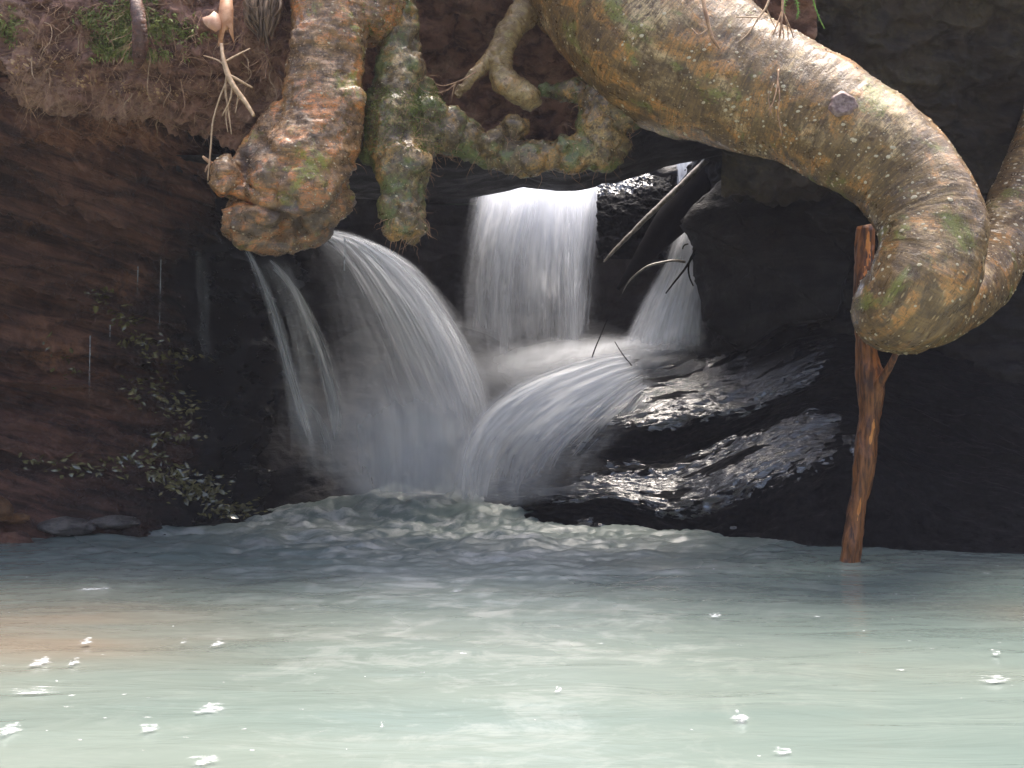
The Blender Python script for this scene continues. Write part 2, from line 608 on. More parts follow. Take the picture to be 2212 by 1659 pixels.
def m_wet():
    """black rock under a thin running film: the film stands in short ripples along the flow"""
    t = NT('wet black rock')
    g = t.n("ShaderNodeAttribute", attribute_name="flow").outputs["Vector"]

    def nz(s_, sc_, d=5, di=0.3):
        mp = t.n("ShaderNodeMapping")
        mp.inputs["Scale"].default_value = s_
        t.l(g, mp.inputs["Vector"])
        return t.noise(mp.outputs[0], sc_, d, 0.6, di)
    r1 = nz((9, 26, 1), 1.0, 5, 0.7)
    r2 = nz((20, 78, 1), 1.0, 4, 0.6)
    v = t.pos()
    fine = t.noise(v, 40, 5, 0.65)
    c = t.mix(t.rng(fine, 0.35, 0.65), (0.005, 0.005, 0.006), (0.012, 0.012, 0.013))
    h = t.math('ADD', t.math('MULTIPLY', r1, 0.7), t.math('MULTIPLY', r2, 0.55))
    film = t.attr("film")
    film = t.math('MULTIPLY', t.math('ADD', t.math('MULTIPLY', film, 1.25), t.math('ADD', t.math('MULTIPLY', t.math('SUBTRACT', r2, 0.5), 2.4), t.math('MULTIPLY', t.math('SUBTRACT', r1, 0.5), 2.0))), t.rng(film, 0.05, 0.3))
    b = t.bump(h, 1.0, 0.013)
    rough = t.rng(film, 0.30, 0.45, 0.5, 0.07)
    pb = t.pbr(c, rough, b, 0.5)
    sp = t.rng(film, 0.30, 0.45, 0.04, 2.2)
    t.l(sp, pb.inputs["Specular IOR Level"])
    return t.m


M['wet'] = m_wet()


def m_pool():
    t = NT('milky pool water')
    v = t.pos()
    zone = t.noise(t.pos((0.5, 1.0, 1)), 1.2, 4, 0.55, 0.6)
    c = t.mix(t.rng(zone, 0.35, 0.65), (0.146, 0.188, 0.171), (0.184, 0.218, 0.192))
    sand = t.attr("sand")
    c = t.mix(sand, c, (0.215, 0.18, 0.138))
    st = t.noise(t.pos((3.0, 4.0, 4)), 1.0, 7, 0.70, 1.2)
    st2 = t.noise(t.pos((9, 11, 9)), 1.0, 6, 0.68, 0.9)
    foam = t.attr("foam")
    f = t.math('MULTIPLY', t.rng(t.math('ADD', t.math('MULTIPLY', st, 0.6), t.math('MULTIPLY', st2, 0.4)), 0.48, 0.60), foam, True)
    c = t.mix(f, c, (0.44, 0.455, 0.43))
    body = t.attr("deep")
    c = t.mix(body, c, (0.16, 0.175, 0.155))
    c = t.mix(t.math('MULTIPLY', f, t.rng(body, 0.0, 0.6)), c, (0.55, 0.56, 0.52))
    rip = t.noise(t.pos((2.6, 8, 4)), 1.0, 4, 0.5, 0.6)
    b = t.bump(rip, 0.4, 0.02)
    t.pbr(c, t.math('ADD', t.math('MULTIPLY', foam, 0.3), 0.15), b, 0.5)
    return t.m


M['pool'] = m_pool()
M['foam'] = m_soft('white foam glint', (0.93, 0.95, 0.97), 0.25, 70, 0.36, 0.6)  # white of the flecks and specks, also painted glints on the pool

# ------------------------------------------------------------------ ground and hill
n = 120
gx, gy = np.meshgrid(np.linspace(-30, 30, n), np.linspace(-30, 40, n), indexing='ij')
side = sstep(3.2, 6.0, np.abs(gx)) * 3.4
back = sstep(-2.5, -7, gy) * 2.6  # unseen side and rear banks, raised to block light from the horizon
fr = sstep(10, 16, gy) * 3.0
gz = -0.55 + np.maximum(np.maximum(side, back), fr) + 0.25 * fbm(np.stack([gx, gy, gx * 0], -1), (0.4, 0.4, 1), 4) * (0.2 + side + back)
g = np.stack([gx, gy, gz], -1)
tag(grid_obj('ground', g, M['ground'], flip=False), kind='structure')

# unseen hill blocks sky over the cave, gap above stream cut to steer sunlight
xs = np.linspace(-7, 7, 71)
ys = np.linspace(4.3, 14.2, 67)
V, F = [], []
idx = {}
for i, x in enumerate(xs):
    for j, y in enumerate(ys):
        idx[i, j] = len(V)
        zz = 2.12 + 0.08 * math.sin(x * 1.3 + y) + 0.05 * math.sin(3.1 * x - 2 * y)
        V.append((x, y, zz))
nb = len(V)
for (x, y, z) in list(V):
    V.append((x, y, 1.86 + 0.04 * math.sin(x * 4 + y * 3)))


def solid(i, j):
    if i < 0 or j < 0 or i >= len(xs) - 1 or j >= len(ys) - 1:
        return False
    x, y = (xs[i] + xs[i + 1]) / 2, (ys[j] + ys[j + 1]) / 2
    return not (y > (5.46 if x < 0.12 else 4.86) and -0.85 - 0.3 * (y - 5.0) < x < 2.2 + 0.3 * (y - 5.0))


for i in range(len(xs) - 1):
    for j in range(len(ys) - 1):
        if not solid(i, j):
            continue
        a, b, c, d = idx[i, j], idx[i + 1, j], idx[i + 1, j + 1], idx[i, j + 1]
        F.append((a, b, c, d))
        F.append((d + nb, c + nb, b + nb, a + nb))
        for (p, q, di, dj) in ((a, b, 0, -1), (b, c, 1, 0), (c, d, 0, 1), (d, a, -1, 0)):
            if not solid(i + di, j + dj):
                F.append((p, p + nb, q + nb, q))
tag(mesh_obj('hill', V, F, M['ground'], smooth=False), kind='structure')


# ------------------------------------------------------------------ rock and soil patches
def patch(cols, nu, nv):
    """cols: list of lists of (u, v, Y), one list per column, all the same length -> smooth nu x nv grid"""
    a = np.array([[P(*q) for q in c] for c in cols])
    k, r = a.shape[:2]
    mid = np.stack([catmull(a[:, j], nu) for j in range(r)], 1)
    out = np.stack([catmull(mid[i], nv) for i in range(nu)], 0)
    return out


def rough_up(g, amp, toward=(0, -1, 0.2)):
    nrm = grid_normals(g)
    s = np.sign((nrm * np.array(toward)).sum(-1))[..., None]
    s[s == 0] = 1
    return g + nrm * s * amp[..., None]


# left wall of layered rock: deep undercut, top leaning out
cols = []
for u, yb in ((-420, 4.15), (-150, 4.25), (60, 4.38), (250, 4.5), (400, 4.65), (500, 4.85), (560, 5.15), (600, 5.5), (640, 5.8)):
    vt = 60
    cols.append([(u, vt, yb - 0.72), (u, 230, yb - 0.66), (u, 330, yb - 0.50), (u, 460, yb - 0.22), (u, 640, yb + 0.02), (u, 820, yb + 0.22), (u, 1000, yb + 0.1), (u, 1090, yb - 0.02), (u, 1230, yb - 0.28)])
g = patch(cols, 330, 330)
q = g.copy()
q[..., 2] += 0.27 * q[..., 0]               # layers dip to the right
lay = fbm(q, (0.9, 0.9, 7.5), 5, 0.55)
step = np.sin(q[..., 2] * 26 + 2.2 * fbm(q, (1.3, 1.3, 1.3), 3))
amp = 0.085 * lay + 0.024 * np.tanh(4 * step) * (0.5 + fbm(q, (2.5, 2.5, 2.5), 3, 0.5, 2.2)) + 0.055 * ridge(q, (4, 4, 9), 5, 0.6) - 0.03 + 0.05 * fbm(g, (2.2, 2.2, 2.2), 3)
g = rough_up(g, amp)
wet_dark = sstep(0.38, 0.56, np.linspace(0, 1, 330)[:, None] + 0.10 * fbm(g, (1.6, 1.6, 1.6), 4) + 0.10 * np.linspace(-1, 1, 330)[None, :])  # wet near the fall, plus painted shade on the receding end
wall = grid_obj('rock_wall', g, M['left_rock'], attrs={'wet_shade': wet_dark})
tag(wall, 'layered brown sandstone wall, deeply undercut, beside the thin veil of falling water', 'rock wall')
wall_bvh = BVHTree.FromPolygons([tuple(x) for x in g.reshape(-1, 3)], [tuple(x) for x in grid_faces(330, 330)])

# soil bank hanging over the left wall
cols = []
for u, ve in ((-420, 215), (-100, 210), (100, 215), (300, 240), (430, 275), (520, 300), (620, 330), (720, 330)):
    cols.append([(u, -260, 3.7), (u, -150, 3.54), (u, 0, 3.52), (u, ve * 0.5, 3.56), (u, ve * 0.85, 3.62), (u, ve, 3.74), (u, ve - 6, 3.95), (u, ve - 30, 4.3)])
g = patch(cols, 300, 200)
amp = 0.06 * fbm(g, (3, 3, 3), 5, 0.6) + 0.035 * ridge(g, (9, 9, 9), 4, 0.55) - 0.02
g = rough_up(g, amp)
bank = grid_obj('soil_bank', g, M['soil'])
tag(bank, 'dark soil bank overhanging the rock wall, threaded with fine roots and moss', 'bank')
bank_bvh = BVHTree.FromPolygons([tuple(x) for x in g.reshape(-1, 3)], [tuple(x) for x in grid_faces(300, 200)])

# earth behind the roots
cols = []
for u in (480, 640, 800, 950, 1100, 1250, 1400, 1560, 1760):
    up_ = 45 * float(sstep(1330, 1430, u))
    cols.append([(u, -230, 3.78), (u, -120, 3.8), (u, 20, 3.96), (u, 120, 4.2), (u, 230, 4.32), (u, 285 - up_, 4.32), (u, 312 - up_, 4.36), (u, 322 - up_, 4.5), (u, 326 - up_, 4.85)])
g = patch(cols, 260, 180)
amp = 0.09 * fbm(g, (2.5, 2.5, 2.5), 5, 0.6) + 0.03 * ridge(g, (7, 7, 7), 4)
g = rough_up(g, amp)
tag(grid_obj('earth_bank', g, M['soil']), 'dark hollow earth face behind the tangle of roots', 'bank')

# flat roof slab whose rear rim hides the crest of the fall
V = []
us = np.linspace(380, 1640, 90)
rim_u = [380, 700, 900, 980, 1010, 1060, 1100, 1130, 1200, 1250, 1290, 1300, 1330, 1400, 1440, 1500, 1560, 1640]
rim_v = [430, 430, 432, 432, 430, 420, 412, 405, 413, 412, 404, 398, 396, 372, 360, 350, 338, 330]
prof = []
for u in us:
    rv = np.interp(u, rim_u, rim_v)
    prof.append([P(u, rv - 95, 4.1), P(u, rv - 72, 4.14), P(u, rv - 42, 4.36), P(u, rv - 16, 4.68), P(u, rv, 4.88), P(u, rv - 10, 4.92), P(u, rv - 40, 4.94), P(u, rv - 90, 4.92), P(u, rv - 170, 4.8)])
a = np.array(prof)
g = np.stack([catmull(a[i], 90) for i in range(len(us))], 0)
am = 0.02 * fbm(g, (4, 4, 4), 4, 0.6)
w = np.ones(90)
w[35:52] = 0.25
g = rough_up(g, am * w[None], (0, 0, -1))
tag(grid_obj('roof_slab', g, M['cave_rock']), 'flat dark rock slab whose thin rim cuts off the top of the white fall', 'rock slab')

# right hand cave wall and dim bank above
cols = []
for u, y in ((1500, 5.45), (1580, 5.1), (1680, 4.95), (1800, 4.8), (1950, 4.65), (2100, 4.5), (2300, 4.35), (2600, 4.1)):
    cols.append([(u, 215, y + 0.2), (u, 225, y + 0.05), (u, 250, y - 0.05), (u, 310, y - 0.1), (u, 450, y + 0.05), (u, 650, y + 0.12), (u, 850, y + 0.05), (u, 1050, y - 0.1), (u, 1260, y - 0.35)])
g = patch(cols, 260, 260)
amp = 0.09 * fbm(g, (1.6, 1.6, 2.6), 5, 0.58) + 0.025 * ridge(g, (5, 5, 10), 4)
g = rough_up(g, amp)
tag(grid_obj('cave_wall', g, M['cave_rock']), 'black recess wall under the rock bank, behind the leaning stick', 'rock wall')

cols = []
for u, y in ((1560, 4.25), (1680, 4.2), (1800, 4.2), (1950, 4.2), (2100, 4.2), (2300, 4.15), (2600, 4.0)):
    cols.append([(u, -240, y - 0.25), (u, -110, y - 0.28), (u, 40, y - 0.08), (u, 160, y), (u, 260, y + 0.06), (u, 330, y + 0.12), (u, 390, y + 0.2), (u, 410, y + 0.32), (u, 405, y + 0.6)])
g = patch(cols, 220, 200)
amp = 0.08 * fbm(g, (1.8, 1.8, 2.6), 5, 0.6) + 0.025 * ridge(g, (6, 6, 9), 4)
g = rough_up(g, amp)
bank_r = grid_obj('rock_bank', g, M['bank_rock'])
tag(bank_r, 'dim brown and green stained rock bank above the elbow of the bent root', 'bank')

# rock face behind the falls
cols = []
for u, yy in ((330, 5.6), (500, 5.55), (650, 5.6), (800, 5.75), (1000, 6.15), (1200, 6.25), (1350, 6.15), (1480, 5.9), (1620, 5.75)):
    top = np.interp(u, [330, 480, 690, 850, 960, 1040, 1320, 1500, 1620], [400, 400, 400, 400, 402, 400, 385, 352, 330])
    cols.append([(u, top - 12, yy + 0.5), (u, top - 2, yy + 0.05), (u, top + 12, yy - 0.08), (u, top + 80, yy + 0.05), (u, 600, yy + 0.1), (u, 720, yy), (u, 820, yy - 0.1), (u, 960, yy - 0.3), (u, 1120, yy - 0.5)])
g = patch(cols, 240, 200)
amp = 0.05 * fbm(g, (2.4, 2.4, 4), 5, 0.58)
amp[:, :35] *= 0.2
g = rough_up(g, amp)
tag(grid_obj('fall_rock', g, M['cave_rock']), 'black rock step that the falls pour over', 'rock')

# ------------------------------------------------------------------ wet rock on the right below the falls
cols = [
    [(1000, 930, 5.5), (1000, 960, 5.45), (1000, 1000, 5.4), (1000, 1040, 5.35), (1000, 1070, 5.3), (1000, 1100, 5.25), (1000, 1200, 5.2)],
    [(1110, 885, 5.25), (1105, 905, 5.18), (1090, 970, 5.08), (1085, 1020, 5.02), (1085, 1055, 4.97), (1085, 1095, 4.92), (1085, 1200, 4.85)],
    [(1200, 836, 5.3), (1195, 858, 5.17), (1180, 938, 5.0), (1180, 1010, 4.88), (1180, 1045, 4.79), (1180, 1080, 4.73), (1180, 1200, 4.65)],
    [(1310, 795, 5.35), (1310, 812, 5.2), (1310, 905, 4.93), (1310, 1005, 4.83), (1310, 1030, 4.74), (1310, 1075, 4.64), (1310, 1200, 4.55)],
    [(1450, 775, 5.4), (1450, 795, 5.22), (1450, 890, 4.92), (1450, 1005, 4.82), (1450, 1026, 4.72), (1450, 1102, 4.53), (1450, 1220, 4.42)],
    [(1600, 735, 5.35), (1600, 748, 5.18), (1600, 868, 4.80), (1600, 940, 4.72), (1600, 960, 4.62), (1600, 1068, 4.37), (1600, 1240, 4.22)],
    [(1740, 672, 5.25), (1740, 690, 5.06), (1740, 805, 4.70), (1740, 892, 4.60), (1740, 910, 4.52), (1740, 1005, 4.30), (1740, 1260, 4.05)],
    [(1860, 640, 5.15), (1860, 665, 4.96), (1860, 785, 4.62), (1860, 880, 4.50), (1860, 905, 4.42), (1860, 990, 4.2), (1860, 1280, 3.93)],
    [(2010, 640, 5.1), (2010, 690, 4.8), (2010, 820, 4.50), (2010, 920, 4.38), (2010, 960, 4.28), (2010, 1060, 4.08), (2010, 1290, 3.86)],
    [(2260, 690, 4.8), (2260, 780, 4.6), (2260, 880, 4.3), (2260, 980, 4.1), (2260, 1020, 4.05), (2260, 1100, 3.95), (2260, 1290, 3.8)],
]
g = patch(cols, 420, 330)
# flow coordinates: along the band, down the slope
flow = np.zeros_like(g)
flow[..., 0] = np.r_[0, np.cumsum(np.linalg.norm(np.diff(g[:, 165], axis=0), axis=1))][:, None]
flow[..., 1] = np.r_[0, np.cumsum(np.linalg.norm(np.diff(g[200], axis=0), axis=1))][None, :]
nr = grid_normals(g)
nz_ = np.abs(nr[..., 2])
uu = np.linspace(0, 1, 420)[:, None]
vv = np.linspace(0, 1, 330)[None, :]
fb = fbm(flow, (1.8, 8, 1), 4, 0.6)
band = np.exp(-((vv - 0.25) / 0.075) ** 2 * 0.5) + np.exp(-((vv - 0.745) / 0.06) ** 2 * 0.5) + 0.35 * np.exp(-((vv - 0.5) / 0.03) ** 2 * 0.5)
film = band * sstep(0.76, 0.64, uu + 0.05 * fbm(flow, (3, 3, 1), 3)) * sstep(0.12, 0.3, uu)
spots_ = sstep(0.55, 0.8, fbm(flow, (3.2, 7, 1), 4, 0.6, 4.4)) * sstep(0.92, 0.75, uu) * sstep(0.02, 0.1, vv)
film = np.clip(np.maximum(film * sstep(-0.6, 0.0, fb) * 1.15, 0.8 * spots_), 0, 1)
amp = (0.05 * (1 - 0.6 * np.clip(band, 0, 1)) * fbm(flow, (2.0, 5, 1), 4, 0.55) + 0.010 * ridge(flow, (7, 24, 1), 3) * (1 - 0.5 * np.clip(band, 0, 1))
       + 0.0035 * fbm(flow, (16, 52, 1), 3))
g = rough_up(g, amp, (0, -0.3, 1))
wetrock = grid_obj('wet_rock', g, M['wet'], attrs={'film': film}, vec={'flow': flow})
tag(wetrock, 'stepped black rock glistening with a running film of water, left of the leaning stick', 'rock')

cols = [[(1290, 400, 5.75), (1290, 415, 5.66), (1290, 440, 5.55), (1290, 480, 5.5), (1290, 560, 5.5)],
        [(1330, 392, 5.75), (1330, 402, 5.66), (1330, 440, 5.5), (1330, 480, 5.45), (1330, 560, 5.45)],
        [(1375, 384, 5.72), (1375, 392, 5.64), (1375, 425, 5.48), (1375, 470, 5.44), (1375, 560, 5.44)],
        [(1420, 378, 5.72), (1420, 388, 5.64), (1420, 412, 5.5), (1420, 460, 5.46), (1420, 560, 5.46)],
        [(1450, 376, 5.76), (1450, 388, 5.7), (1450, 410, 5.6), (1450, 460, 5.56), (1450, 560, 5.56)]]
g = patch(cols, 110, 110)
fl_ = np.zeros_like(g)
fl_[..., 0] = np.linspace(0, 0.5, 110)[:, None]
fl_[..., 1] = np.linspace(0, 0.5, 110)[None, :]
film = sstep(0.5, 0.3, np.linspace(0, 1, 110))[None, :] * sstep(0.8, 0.6, np.linspace(0, 1, 110))[:, None] * 0.42
g = rough_up(g, 0.026 * fbm(g, (8, 8, 18), 5, 0.65), (0, -1, 0.5))
tag(grid_obj('rock', g, M['wet'], attrs={'film': film}, vec={'flow': fl_}), 'small wet glinting rock beside the crest of the straight fall', 'rock')

# angular dark boulder above it
V = [P(1468, 482, 5.0), P(1560, 386, 4.95), P(1720, 400, 4.9), P(1840, 560, 4.85), P(1800, 690, 4.85), P(1690, 700, 4.9), P(1600, 760, 5.0), P(1520, 700, 5.05), P(1500, 600, 5.08), P(1500, 535, 5.02)]
Vb = [p + np.array([0.25, 0.75, 0.04]) for p in V]
Vb[0] = V[0] + np.array([0.10, 0.35, 0.03])
Vb[1] = V[1] + np.array([0.12, 0.40, 0.03])
mid_ = P(1640, 560, 4.78)
import bmesh
bm = bmesh.new()
f_ = [bm.verts.new(p) for p in V]
b_ = [bm.verts.new(p) for p in Vb]
c_ = bm.verts.new(mid_)
k = len(f_)
for i in range(k):
    bm.faces.new((f_[i], f_[(i + 1) % k], c_))
    bm.faces.new((f_[(i + 1) % k], f_[i], b_[i], b_[(i + 1) % k]))
bm.faces.new(b_[::-1])
bmesh.ops.recalc_face_normals(bm, faces=bm.faces)
bmesh.ops.triangulate(bm, faces=bm.faces)
bmesh.ops.bevel(bm, geom=list(bm.edges), offset=0.012, segments=2, affect='EDGES')
bmesh.ops.triangulate(bm, faces=bm.faces)
for _ in range(4):
    long = [e for e in bm.edges if e.calc_length() > 0.03]
    bmesh.ops.subdivide_edges(bm, edges=long, cuts=1, use_grid_fill=True)
    bmesh.ops.triangulate(bm, faces=bm.faces)
vv_ = np.array([v.co for v in bm.verts])
bm.normal_update()
nn_ = np.array([v.normal for v in bm.verts])
d_ = 0.016 * fbm(vv_, (6, 6, 6), 4) + 0.006 * ridge(vv_, (14, 14, 25), 3)
vv_ = vv_ + nn_ * d_[:, None]
fc = [[v.index for v in q.verts] for q in bm.faces]
bm.free()
tag(mesh_obj('boulder', vv_, fc, M['cave_rock'], smooth=True), 'angular dark boulder wedged under the roof beside the narrow cascade', 'boulder')

# ------------------------------------------------------------------ pool
nxp, nyp = 520, 560
yy = np.concatenate([np.linspace(-6, 1.4, 40, endpoint=False), np.geomspace(1.4, 6.3, nyp - 40)])
xx = np.sign(np.linspace(-1, 1, nxp)) * (np.abs(np.linspace(-1, 1, nxp)) ** 1.25) * 5.0
gx, gy = np.meshgrid(xx, yy, indexing='ij')
p3 = np.stack([gx, gy, gx * 0], -1)
dist = np.sqrt(((gx + 0.3) / 1.35) ** 2 + ((gy - 4.95) / 1.15) ** 2)
turb = np.exp(-dist ** 2 * 0.8)
turb = np.maximum(turb, 0.75 * np.exp(-((gx - 0.45) / 0.8) ** 2 - ((gy + 0.32 * gx - 4.62) / 0.2) ** 2))
mound = 0.085 * sstep(4.55, 5.2, gy + 0.10 * fbm(p3, (2.5, 2.5, 1), 3)) * np.exp(-((gx + 0.35) / 0.75) ** 4)
wv = 0.0045 * fbm(p3, (1.1, 3.2, 1), 3, 0.5) * (0.7 + 0.3 * sstep(1, 3, gy)) + turb * (0.032 * fbm(p3, (1.8, 5.0, 1), 4, 0.45, 3.3) + 0.034 * fbm(p3, (4.5, 7.5, 1), 5, 0.62))
rs_ = np.sqrt((gx - 1.128) ** 2 + ((gy - 3.69) * 0.9) ** 2)
rip_ = 0.006 * np.cos(rs_ * 75) * np.exp(-((rs_ - 0.06) / 0.10) ** 2) + 0.008 * np.exp(-((rs_ - 0.035) / 0.02) ** 2)
gz = mound + wv + rip_
foam = np.clip(turb * 1.3 + 0.55 * np.exp(-((gx / 0.55) ** 2)) * sstep(4.6, 3.0, gy) * sstep(1.0, 2.6, gy) * (0.6 + 0.5 * fbm(p3, (2, 4, 1), 3)), 0, 1)
deep = np.clip(sstep(3.0, 4.0, gy + 0.12 * fbm(p3, (1.5, 3, 1), 3)), 0, 1)
sand = np.exp(-(((gx + 1.3) / 0.62) ** 2 + ((gy - 2.65) / 0.45) ** 2)) * 0.9 + 0.7 * np.exp(-(((gx - 1.55) / 0.35) ** 2 + ((gy - 2.85) / 0.14) ** 2))
sand = np.clip(sand * (0.9 + 0.6 * fbm(p3, (1.5, 6, 1), 4)), 0, 0.9)
g = np.stack([gx, gy, gz], -1)
pool = grid_obj('pool_water', g, M['pool'], attrs={'foam': foam, 'deep': deep * 0.0, 'sand': sand})
tag(pool, kind='structure')


# ------------------------------------------------------------------ falling water
def sheet(name, guides, mat, parent, n=90, m=110, dens=None, layers=1, ruffle=0.02, gap=0.03, seed=0, edge=0.12, t_in=0.0, t_out=0.15, fq=16):
    a = np.array([[P(*q) for q in gd] for gd in guides])
    k, r = a.shape[:2]
    mid = np.stack([catmull(a[:, j], n) for j in range(r)], 1)
    base = np.stack([catmull(mid[i], m) for i in range(n)], 0)
    s = np.linspace(0, 1, n)[:, None]
    t = np.linspace(0, 1, m)[None, :]
    nrm = grid_normals(base)
    wid = np.linalg.norm(base[-1] - base[0], axis=-1).mean()
    out = []
    for L in range(layers):
        q = np.stack([np.broadcast_to(s * wid * fq, (n, m)), np.broadcast_to(t * 1.6, (n, m)), np.full((n, m), seed * 3.7 + L * 9.1)], -1)
        d = ruffle * fbm(q, (1, 1, 1), 4, 0.6) * (0.3 + t)
        g = base + nrm * (d + gap * (L - (layers - 1) / 2))[..., None]
        flow = np.stack([np.broadcast_to(s * wid, (n, m)), np.broadcast_to(t * 1.3, (n, m)), np.full((n, m), seed * 1.31 + L * 2.7)], -1)
        e = sstep(0, edge, s) * sstep(1, 1 - edge, s)
        e = e * (sstep(0, t_in, t) if t_in > 0 else 1) * sstep(1.0, 1 - t_out, t)
        if dens is not None:
            dd = np.array(dens, float)
            ds = np.linspace(0, 1, dd.shape[0])
            dt = np.linspace(0, 1, dd.shape[1])
            tmp = np.stack([np.interp(s[:, 0], ds, dd[:, j]) for j in range(dd.shape[1])], 1)
            e = e * np.stack([np.interp(t[0], dt, tmp[i]) for i in range(n)], 0)
        out.append(grid_obj(name, g, mat, parent, attrs={'dens': np.broadcast_to(e, (n, m))}, vec={'flow': flow}))
    return out


def Y(gd, y0, y1, p=0.62):
    k = len(gd)
    return [(u, v, y0 + (y1 - y0) * (i / (k - 1)) ** p) for i, (u, v) in enumerate(gd)]


wf = empty('waterfall', P(1150, 800, 5.35))
tag(wf, 'broad white waterfall pouring from under the flat roof slab, straight and bright', 'waterfall')
sheet('water_sheet', [Y(q, 6.0, 5.32) for q in (
    [(1020, 398), (1000, 470), (982, 580), (975, 690), (1000, 800)],
    [(1100, 388), (1080, 455), (1058, 560), (1050, 690), (1060, 810)],
    [(1200, 388), (1190, 470), (1180, 600), (1178, 700), (1175, 815)],
    [(1262, 390), (1250, 480), (1246, 600), (1245, 700), (1242, 810)],
    [(1350, 395), (1328, 450), (1300, 560), (1284, 660), (1272, 800)])],
    M['veil'], wf, 160, 130, [[1, .75, .5, .42, .4], [1.4, 1.1, .6, .5, .45], [1.5, 1.2, .62, .42, .36], [1.5, 1.2, .72, .6, .5], [1, .7, .5, .42, .4]], 3, 0.05, 0.06, 1, 0.22, 0, 0.25)
sheet('water_tongue', [Y(q, 5.92, 5.27) for q in (
    [(1085, 392), (1060, 470), (1035, 580), (1025, 700), (1035, 800)],
    [(1150, 388), (1130, 440), (1105, 560), (1100, 690), (1100, 810)],
    [(1200, 388), (1185, 430), (1165, 560), (1150, 690), (1145, 810)])],
    M['veil'], wf, 100, 120, [[.5, .45, .35, .3, .3], [1, .85, .6, .5, .45], [.9, .6, .4, .25, .25]], 1, 0.03, 0.03, 2, 0.3, 0, 0.1)
sheet('water_tongue', [Y(q, 5.92, 5.27) for q in (
    [(1205, 390), (1215, 460), (1212, 580), (1210, 700), (1205, 800)],
    [(1240, 390), (1243, 450), (1240, 560), (1238, 690), (1236, 810)],
    [(1290, 388), (1275, 450), (1265, 560), (1262, 690), (1258, 810)])],
    M['veil'], wf, 80, 120, [[.6, .5, .35, .3, .3], [1, .9, .8, .7, .6], [.8, .6, .5, .4, .4]], 1, 0.02, 0.03, 3, 0.3, 0, 0.1)

arc = empty('waterfall', P(900, 1000, 4.95))
tag(arc, 'arching white cascade leaping out from beneath the knobby root', 'waterfall')
fan = [Y(q, 5.55, 4.97) for q in (
    [(690, 497), (790, 512), (890, 560), (970, 645), (1030, 740), (1072, 840), (1090, 960), (1092, 1090)],
    [(690, 502), (785, 525), (880, 590), (955, 690), (1012, 800), (1045, 900), (1058, 1000), (1060, 1095)],
    [(690, 505), (775, 540), (860, 630), (925, 740), (975, 850), (1005, 950), (1015, 1020), (1018, 1095)],
    [(687, 510), (750, 560), (820, 680), (868, 800), (905, 900), (925, 980), (932, 1040), (935, 1100)],
    [(682, 515), (720, 590), (755, 720), (785, 840), (810, 930), (825, 1000), (832, 1050), (835, 1100)],
    [(640, 525), (660, 610), (680, 740), (695, 860), (708, 950), (718, 1020), (722, 1060), (724, 1105)])]
sheet('water_sheet', fan, M['veil_fan'], arc, 200, 150, [[.45, .55, .55, .5, .4, .35, .35, .35], [.6, .85, .85, .75, .65, .5, .45, .45], [.5, .75, .8, .72, .65, .55, .5, .5], [.4, .48, .5, .5, .5, .5, .5, .5], [.22, .24, .27, .32, .38, .42, .42, .42], [.05, .08, .1, .15, .2, .22, .22, .22]], 3, 0.06, 0.07, 4, 0.14, 0.05, 0.1)
sheet('water_tongue', [Y(q, 5.5, 4.93) for q in (
    [(700, 503), (800, 522), (890, 590), (960, 690), (1010, 800), (1035, 900)],
    [(700, 506), (790, 535), (875, 615), (940, 720), (990, 830), (1020, 930)],
    [(700, 509), (780, 548), (858, 640), (918, 750), (965, 860), (1000, 960)])],
    M['veil'], arc, 60, 120, [[.4, .5, .5, .5, .4, .3], [.7, .9, .9, .8, .7, .5], [.4, .5, .5, .5, .4, .3]], 1, 0.02, 0.03, 5, 0.3, 0.05, 0.15)
sheet('spray', [Y(q, 5.1, 4.92) for q in (
    [(600, 740), (620, 840), (640, 930), (660, 1010), (680, 1105)],
    [(750, 700), (770, 810), (780, 910), (790, 1000), (800, 1105)],
    [(900, 690), (910, 810), (920, 910), (920, 1000), (920, 1105)],
    [(1110, 770), (1115, 850), (1115, 930), (1110, 1010), (1100, 1105)])],
    M['mist'], arc, 80, 60, [[.03, .06, .1, .12, .1], [.1, .3, .42, .45, .35], [.2, .5, .65, .65, .5], [.2, .55, .6, .55, .45]], 3, 0.05, 0.1, 6, 0.3, 0.6, 0.12, 5)

